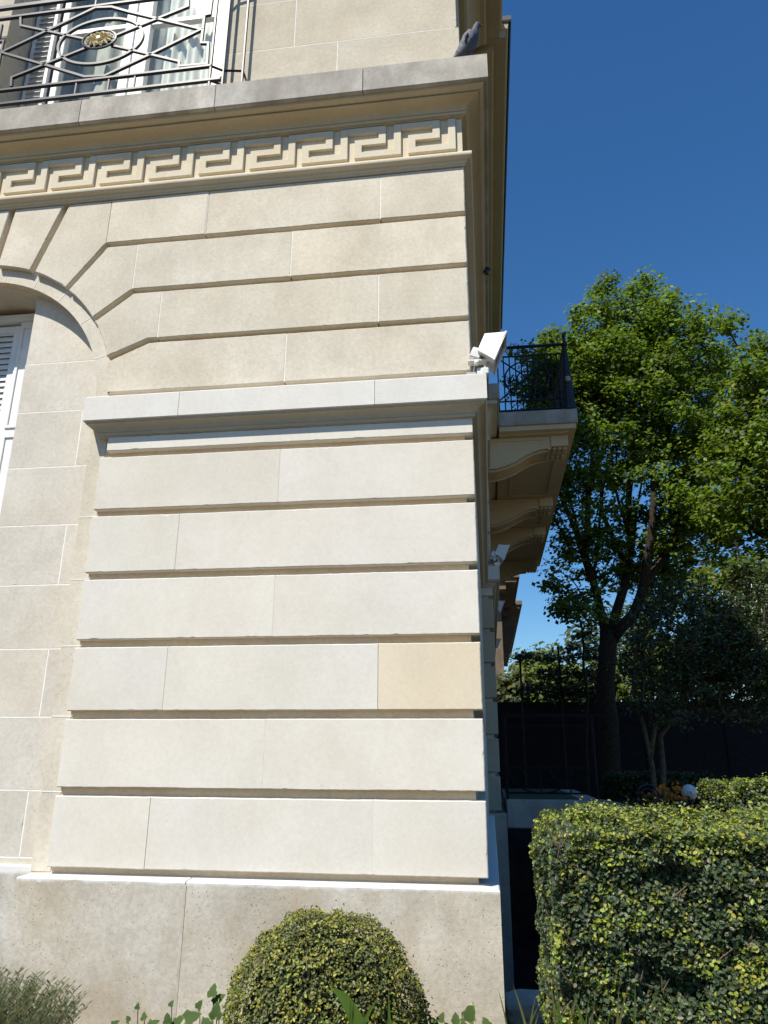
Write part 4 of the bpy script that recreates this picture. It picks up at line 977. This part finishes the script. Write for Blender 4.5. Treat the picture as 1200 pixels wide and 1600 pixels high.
blobs2 = [(1180, 610, 55, 60, 14.5, 1.2, .9), (1165, 700, 75, 70, 14.4, 1.3, .9), (1200, 800, 80, 80, 14.4, 1.4, .8), (1140, 790, 50, 60, 14.2, 1.0, .7), (1160, 910, 75, 35, 14.0, .9, .8), (1110, 925, 45, 28, 13.8, .7, .8), (1290, 750, 80, 150, 14.6, 1.6, .8), (1200, 560, 40, 50, 14.6, .8, .8)]
tree('garden_tree', 'tree with layered yellow green leaves growing right of the big forked tree', 'tree', limbs2, blobs2, .38, .11, 60, .34, ([(.15, .215, .030), (.18, .245, .036), (.11, .165, .026)], [4, 3, 3]), .2, M_LEAF, seed=5)
# dark evergreen with twin thin stems
Y3 = 12.6
q3 = lambda x, y, d=0: P(x, y, Y3+d)
limbs3 = [([Vector((q3(1016, 1230).x, Y3, 0)), q3(1014, 1200), q3(1002, 1130), q3(988, 1080), q3(1000, 990)], .055, .02), ([q3(1015, 1190), q3(1020, 1130), q3(1060, 1050), q3(1090, 980)], .04, .015),
          ([Vector((q3(1033, 1250).x, Y3+.4, 0)), q3(1033, 1200, .4), q3(1030, 1150, .4), q3(1100, 1040, .4), q3(1150, 960, .4)], .06, .02)]
blobs3 = [(1040, 1030, 75, 70, 12.6, .9, .9), (1120, 1030, 90, 90, 12.7, 1.0, .9), (1190, 1010, 70, 110, 12.8, 1.0, .9), (1060, 1100, 70, 40, 12.3, .7, .9), (1110, 960, 70, 40, 13, .8, .7), (985, 1030, 40, 45, 12.8, .6, .6), (1250, 1020, 60, 110, 12.8, 1, .8), (1150, 1090, 70, 40, 12.5, .7, .7), (1060, 940, 60, 45, 13.4, .8, .8), (1170, 920, 60, 50, 13.4, .9, .8), (1010, 960, 35, 40, 13.2, .6, .7)]
tree('evergreen_tree', 'dark glossy evergreen with thin pale stems in front of the black fence', 'tree', limbs3, blobs3, .30, .075, 50, .26, ([(.036, .058, .022), (.052, .076, .028), (.085, .115, .035)], [4, 4, 1.5]), .25, M_EVER, seed=8, leafaspect=.45, droop=.3, barkmat=plain('pale_bark', (.10, .078, .05), .9, var=.35, scale=20))
# small tree with loose leaves left of the trunk
Y4 = 18.6
q4 = lambda x, y, d=0: P(x, y, Y4+d)
limbs4 = [([Vector((q4(915, 1200).x, Y4, 0)), q4(915, 1090), q4(912, 1010), q4(900, 950)], .07, .02)]
tree('small_tree', 'small loose leaved tree hard against the forked trunk', 'tree', limbs4, [(895, 945, 45, 30, 18.5, .7, .8), (905, 1000, 40, 30, 18.5, .7, .5), (872, 980, 22, 22, 18.4, .5, .5)], .42, .11, 46, .33, ([(.05, .075, .02), (.07, .10, .022)], [1, 1]), .2, M_EVER, seed=12)
# pleached trees on wires over the fence
ple = thing('pleached_tree', 'dark leafy branches trained in flat tiers on a frame above the fence', 'tree', (1.8, 20.2, 0))
YP = 20.2; fr = MB()
xa, xb = P(812, 1050, YP).x, P(938, 1050, YP).x
for px, top in ((812, 1022), (872, 1010), (938, 1010)):
    b = P(px, top, YP); MB().tube([(b.x, YP, 0), b], .030, 6).build('post', M_BARK, ple)
for py in (1028, 1053, 1076):
    z = P(870, py, YP).z; MB().tube([(xa-.1, YP, z), (xb, YP, z)], .012, 5).build('wire', M_IRON, ple)
pts = []; nr = []
for py, x0, w in ((1028, 806, .13), (1054, 840, .15), (1076, 815, .16), (1086, 850, .15)):
    a = P(x0, py, YP); b = P(945, py, YP); k = 900
    tt = RNG.random(k); wob = np.array([.45+.55*abs(noise.noise((float(s_)*9, py, 0)))*2 for s_ in tt])
    pts.append(np.stack([a.x+(b.x-a.x)*tt, YP+RNG.normal(0, .15, k), a.z+RNG.normal(0, 1, k)*w*wob], 1))
pts = np.concatenate(pts)
leaf_mesh('crown', pts, np.array([-.1, -.2, .7])+RNG.normal(0, .5, pts.shape), .10*(.7+.6*RNG.random(len(pts))), tints(len(pts), [(.035, .055, .02), (.05, .07, .022)], [1, 1]), M_EVER, ple, six=False, aspect=.6)
# trees beyond the fence
def far_tree(label, px, py, Y, rx, rz, n, cols, seed, leaf=.22, cat='tree'):
    c = P(px, py, Y); rng = np.random.default_rng(seed)
    t = thing('far_tree', label, cat, (c.x, Y, 0), 'trees beyond the fence')
    MB().tube([(c.x, Y, 0), (c.x+.1, Y, c.z*.6), (c.x, Y, c.z)], [.22, .16, .08], 7).build('trunk', M_BARK, t)
    k = 60; cu = unit(k, rng)*(rng.random((k, 1))**.4); cc = np.array(c)+cu*np.array([rx, rx*.8, rz])
    idx = rng.integers(0, k, n); off = unit(n, rng)*(rng.random((n, 1))**.5)*.26*rx
    p = cc[idx]+off; sh = (1+rng.normal(0, .2, k))[idx]
    leaf_mesh('crown', p, off/rx*2+np.array([-.15, -.3, .7])+rng.normal(0, .4, (n, 3)), leaf*(.6+.8*rng.random(n)), np.clip(tints(n, *cols, .2, rng)*sh[:, None], .01, .9), M_LEAF, t, six=False, aspect=.8, rng=rng)
LG = ([(.15, .19, .04), (.19, .22, .05), (.11, .15, .035)], [3, 2, 2])
far_tree('round light green tree rising behind the fence and the pleached frame', 862, 1078, 28.5, 2.0, 1.30, 6500, LG, 21)
far_tree('grey green bushy tree behind the fence close to the house wall', 800, 1086, 27.5, .95, .75, 3000, ([(.16, .17, .09), (.13, .15, .07)], [1, 1]), 22, .15)
far_tree('pale green tree behind the fence, past the forked trunk', 970, 1045, 29, 2.4, 2.0, 5000, ([(.12, .15, .04), (.09, .12, .03)], [1, 1]), 23)
far_tree('dense green tree behind the fence and the dark evergreen', 1110, 1000, 29, 3.0, 3.2, 8000, ([(.06, .085, .025), (.08, .11, .03)], [1, 1]), 24)
far_tree('broad dark tree at the far end of the fence', 1260, 960, 31, 3.2, 4.0, 8000, ([(.05, .075, .022), (.07, .10, .03)], [1, 1]), 25)

# ------------------------------------------------------------------ garden bits behind the hedge
b = P(1077, 1238, 9.3)
gl = thing('globe_lamp', 'white globe garden lamp on a short post behind the large hedge', 'lamp', (b.x, b.y, 0))
r = .085; MB().lathe((b.x, b.y, b.z), [(r*math.sin(a), -r*math.cos(a)) for a in np.linspace(.02, math.pi-.02, 14)], 20).build('globe', M_LAMP, gl, shade=True)
MB().tube([(b.x, b.y, 0), (b.x, b.y, b.z-r*.95)], .025, 8).build('post', M_IRON, gl); MB().lathe((b.x, b.y, b.z-r-.02), [(.02, 0), (.05, .005), (.05, .03), (.03, .035)], 12).build('collar', M_IRON, gl)
def flowers(label, px, py, Y, n, cols, spread):
    c = P(px, py, Y); t = thing('flowering_plant', label, 'flowers', (c.x, Y, 0)); rng = np.random.default_rng(int(px))
    p = np.array(c)+rng.normal(size=(n, 3))*spread
    leaf_mesh('petals', p, unit(n, rng)+np.array([0, -.3, .6]), .045*(.7+.6*rng.random(n)), tints(n, *cols, .1, rng), M_LEAF, t, aspect=.9)
    p = np.array(c)-np.array([0, 0, .12])+rng.normal(size=(n*2, 3))*spread*np.array([1.3, 1.3, 1.2])
    leaf_mesh('foliage', p, unit(n*2, rng)+np.array([0, -.2, .6]), .05*(.7+.6*rng.random(n*2)), tints(n*2, [(.05, .08, .02), (.10, .07, .03)], [2, 1], .15, rng), M_EVER, t)
    for k in range(10):
        MB().tube([(c.x+random.uniform(-.05, .05), Y, 0), (float(p[k][0]), float(p[k][1]), float(p[k][2]))], .005, 4).build('stem', M_TWIG, t)
flowers('orange flowers behind the hedge beside the globe lamp', 1050, 1240, 9.0, 60, ([(.75, .22, .02), (.6, .28, .03)], [2, 1]), np.array([.09, .06, .05]))
flowers('reddish brown plant behind the hedge, next to the orange flowers', 1020, 1250, 9.0, 40, ([(.28, .07, .05), (.45, .10, .12), (.16, .08, .03)], [2, 1, 3]), np.array([.12, .06, .05]))
c = P(1013, 1243, 9.4)
hp = thing('wire_hoop', 'dark round wire hoop standing among the reddish plants', 'hoop', (c.x, c.y, 0))
MB().tube([(c.x+.115*math.cos(a), c.y, c.z+.115*math.sin(a)) for a in np.linspace(0, 2*math.pi, 28, endpoint=False)], .012, 6, closed=True).build('hoop', M_IRON, hp)
MB().tube([(c.x+.07*math.cos(a), c.y+.01, c.z+.07*math.sin(a)) for a in np.linspace(0, 2*math.pi, 20, endpoint=False)], .008, 6, closed=True).build('hoop', M_IRON, hp)
MB().tube([(c.x, c.y, 0), (c.x, c.y, c.z-.115)], .01, 6).build('stake', M_IRON, hp)

# ------------------------------------------------------------------ planting at the foot of the wall
def blade(name, pts, w, mat, parent, tint, fold=.25):
    pts = [Vector(p_) for p_ in pts]; V = []; Fc = []; n = len(pts)
    for i, p_ in enumerate(pts):
        t_ = (pts[min(n-1, i+1)]-pts[max(0, i-1)]).normalized(); s_ = t_.cross(Vector((.25, -1, .1))).normalized(); nn_ = s_.cross(t_)
        u_ = i/(n-1); ww = w*(1-u_**2.2)*(.55+.45*min(1, u_*4))
        V += [p_-s_*ww+nn_*ww*fold, p_, p_+s_*ww+nn_*ww*fold]
    for i in range(n-1): Fc += [(3*i, 3*i+1, 3*i+4, 3*i+3), (3*i+1, 3*i+2, 3*i+5, 3*i+4)]
    o = mk(name, V, Fc, mat, parent, shade=True)
    at = o.data.attributes.new('leaf_tint', 'FLOAT_COLOR', 'POINT')
    cc = np.ones((len(V), 4), np.float32); cc[:, :3] = tint; at.data.foreach_set('color', cc.ravel()); return o
def arcpts(a, b, lift, n=9):
    a, b = Vector(a), Vector(b); return [a.lerp(b, i/(n-1)) + Vector((0, 0, lift*math.sin(math.pi*i/(n-1)))) for i in range(n)]
def G(px, py, Y): return P(px, py, Y)
st = thing('strap_leaf_plant', 'bright green strap leaves in front of the clipped box ball', 'plant', (-.72, 3.28, 0))
YS = 3.22
for (x0, y0), (x1, y1), w, lf in (((580, 1660), (516, 1542), .030, .05), ((547, 1680), (548, 1555), .012, .0), ((545, 1670), (590, 1560), .012, .03), ((610, 1670), (607, 1545), .009, 0), ((560, 1680), (620, 1590), .012, .03), ((530, 1680), (500, 1588), .012, .03), ((600, 1670), (640, 1600), .01, .02), ((520, 1690), (540, 1600), .014, .02)):
    a, b_ = G(x0, y0, YS), G(x1, y1, YS+random.uniform(-.05, .05)); blade('leaf', arcpts((a.x, a.y, max(.05, a.z)), b_, lf), w, M_LEAF, st, (.11, .19, .035))
gr = thing('grass_tuft', 'long thin grass blades at the foot of the large hedge', 'grass', (.2, 2.85, 0))
for k in range(34):
    x0 = random.uniform(800, 1010); hgt = random.uniform(1530, 1600); lean = random.uniform(-45, 45); Yg = random.uniform(2.7, 2.9)
    a = P(x0, 1700, Yg); b_ = P(x0+lean, hgt, Yg-random.uniform(0, .08)); blade('blade', arcpts((a.x, a.y, max(.10, a.z)), b_, random.uniform(0, .04)), random.uniform(.003, .006), M_LEAF, gr, (.13, .20, .045) if k % 3 else (.22, .21, .08))
# variegated ivy, leaf by leaf
M_IVY = None
def ivymat():
    m, nt, b, L = nodes('variegated_leaf'); at = N(nt, 'ShaderNodeAttribute', attribute_name='leaf_tint'); sx = N(nt, 'ShaderNodeSeparateColor'); L(at.outputs['Color'], sx.inputs[0])
    geo = N(nt, 'ShaderNodeNewGeometry'); nz = N(nt, 'ShaderNodeTexNoise'); nz.inputs['Scale'].default_value = 45; L(geo.outputs['Position'], nz.inputs['Vector'])
    ad = N(nt, 'ShaderNodeMath', operation='MULTIPLY_ADD'); L(nz.outputs['Fac'], ad.inputs[0]); ad.inputs[1].default_value = .8; L(sx.outputs[0], ad.inputs[2])
    r = ramp(nt, [(.72, (.050, .085, .020)), (.88, (.12, .15, .05)), (.97, (.50, .46, .27))]); L(ad.outputs[0], r.inputs[0]); L(r.outputs[0], b.inputs['Base Color']); b.inputs['Roughness'].default_value = .7; b.inputs['Specular IOR Level'].default_value = .2
    return m
M_IVY = ivymat()
def ivy_leaf(parent, c, size, nrm, spin):
    out = [(0, -.45), (.30, -.55), (.52, -.20), (.34, .02), (.30, .22), (0, .60), (-.30, .22), (-.34, .02), (-.52, -.20), (-.30, -.55)]
    nrm = Vector(nrm).normalized(); a = Vector((0, 0, 1)).cross(nrm); a = a.normalized() if a.length > .1 else Vector((1, 0, 0)); b_ = nrm.cross(a)
    ca, sa = math.cos(spin), math.sin(spin); u_ = a*ca+b_*sa; v_ = b_*ca-a*sa
    V = [Vector(c)+nrm*size*.04] + [Vector(c)+u_*x*size+v_*z*size+nrm*size*(abs(x)*.22) for x, z in out] + [Vector(c)+(u_*x+v_*z)*size*.55+nrm*size*(.03+abs(x)*.10) for x, z in out]
    n = len(out); Fc = [(0, 1+n+i, 1+n+(i+1) % n) for i in range(n)] + [(1+n+i, 1+i, 1+(i+1) % n, 1+n+(i+1) % n) for i in range(n)]
    o = mk('leaf', V, Fc, M_IVY, parent, shade=True)
    at = o.data.attributes.new('leaf_tint', 'FLOAT_COLOR', 'POINT'); cc = np.zeros((len(V), 4), np.float32); cc[1:1+n, 0] = .46; cc[1+n:, 0] = .12; cc[0, 0] = 0; cc[0, 0] = .1; at.data.foreach_set('color', cc.ravel()); return o
def ivy(label, spots, Y):
    c = P(spots[0][0], 1700, Y); t = thing('ivy_plant', label, 'ivy', (c.x, Y, 0))
    for px, py, s_ in spots:
        q_ = P(px, py, Y+random.uniform(-.12, .08)); L_ = ivy_leaf(t, q_, s_*.0023, (random.uniform(-.5, .3), -1, random.uniform(.1, .9)), random.uniform(-1.2, 1.2))
        MB().tube([(q_.x+random.uniform(-.05, .05), q_.y+.05, .04), (q_.x, q_.y+.03, q_.z*.6), (q_.x, q_.y+.004, q_.z)], [.004, .003, .002], 5).build('stem', M_TWIG, t)
ivy('variegated ivy creeping between the lavender and the box ball', [(333, 1548, 26), (342, 1562, 30), (300, 1590, 34), (338, 1580, 30), (280, 1595, 26), (262, 1592, 22), (225, 1588, 16), (240, 1600, 24), (200, 1592, 14), (215, 1572, 12), (268, 1568, 13), (322, 1600, 28), (180, 1600, 18), (312, 1570, 20), (290, 1612, 30), (250, 1618, 30), (160, 1612, 26), (205, 1615, 26)], 3.95)
ivy('variegated ivy sprig at the foot of the house corner', [(735, 1583, 36), (712, 1592, 22), (690, 1590, 20), (760, 1600, 26), (676, 1597, 22), (722, 1604, 30), (700, 1610, 30)], 4.2)
# lavender: many thin grey green stems with needle leaves
lv = thing('lavender_bush', 'grey green lavender bush in front of the plinth', 'shrub', (-2.3, 3.75, 0))
pp, nn_, ss = [], [], []
sm = MB()
for k in range(700):
    a = random.uniform(0, 6.283); rr = math.sqrt(random.random()); bx, by = -2.42+.30*rr*math.cos(a)*.5, 3.78+.26*rr*math.sin(a)*.5
    d = Vector((math.cos(a)*rr*.75, math.sin(a)*rr*.5, 1)).normalized(); L = random.uniform(.32, .46)*(1.04-.12*rr)
    tip = Vector((bx, by, .05))+d*L+Vector((math.cos(a)*rr*.12, 0, 0))
    sm.tube([(bx, by, .02), Vector((bx, by, .03)).lerp(tip, .5), tip], [.002, .0014, .0008], 3, cap=False)
    for j in range(22):
        u_ = .30+.70*j/21; c_ = Vector((bx, by, .03)).lerp(tip, u_); an = j*2.4; o_ = Vector((math.cos(an), math.sin(an), .9)).normalized()
        pp.append(c_+o_*.012); nn_.append(o_)
sm.build('stems', M_TWIG, lv)
pp = np.array([[*v] for v in pp]); nn_ = np.array([[*v] for v in nn_]); n = len(pp)
d = nn_; L = .034*(.7+.6*RNG.random(n)); s_ = np.cross(d, unit(n)); s_ /= np.linalg.norm(s_, axis=1, keepdims=True)
V = np.stack([pp-d*L[:, None]*.5, pp+s_*.0032, pp+d*L[:, None]*.5, pp-s_*.0032], 1).reshape(-1, 3); c0 = V.mean(0)
me = bpy.data.meshes.new('foliage'); me.from_pydata((V-c0).tolist(), [], (np.arange(n*4).reshape(n, 4)).tolist())
at = me.attributes.new('leaf_tint', 'FLOAT_COLOR', 'POINT'); cc = np.ones((n*4, 4), np.float32); cc[:, :3] = np.repeat(tints(n, [(.15, .20, .10), (.21, .25, .16), (.11, .15, .07), (.27, .28, .22)], [4, 3, 3, 1.5]), 4, axis=0); at.data.foreach_set('color', cc.ravel())
me.materials.append(M_LEAF); link(tag(bpy.data.objects.new('foliage', me), kind='stuff'), lv, Vector([float(v) for v in c0]))
# pale coping stone at the edge of the sunken yard
c = P(842, 1588, 5.2)
cs = MB(); b_ = bmesh.new(); bmesh.ops.create_icosphere(b_, subdivisions=3, radius=1)
for v in b_.verts:
    w_ = v.co.copy(); v.co = Vector((max(-.75, min(.75, w_.x))*.26, max(-.7, min(.7, w_.y))*.2, max(-.6, min(.6, w_.z))*.11)); v.co += w_*noise.noise(w_*2.3)*.02
b_.verts.index_update(); cs.add([v.co+Vector((c.x, 5.25, .055)) for v in b_.verts], [[v.index for v in f.verts] for f in b_.faces]); b_.free()
o = cs.build('edging_stone', M_STONE, None, color=(.55, .52, .45)); tag(o, 'rough pale stone on the edge of the sunken yard', 'stone')
bpy.context.view_layer.update()
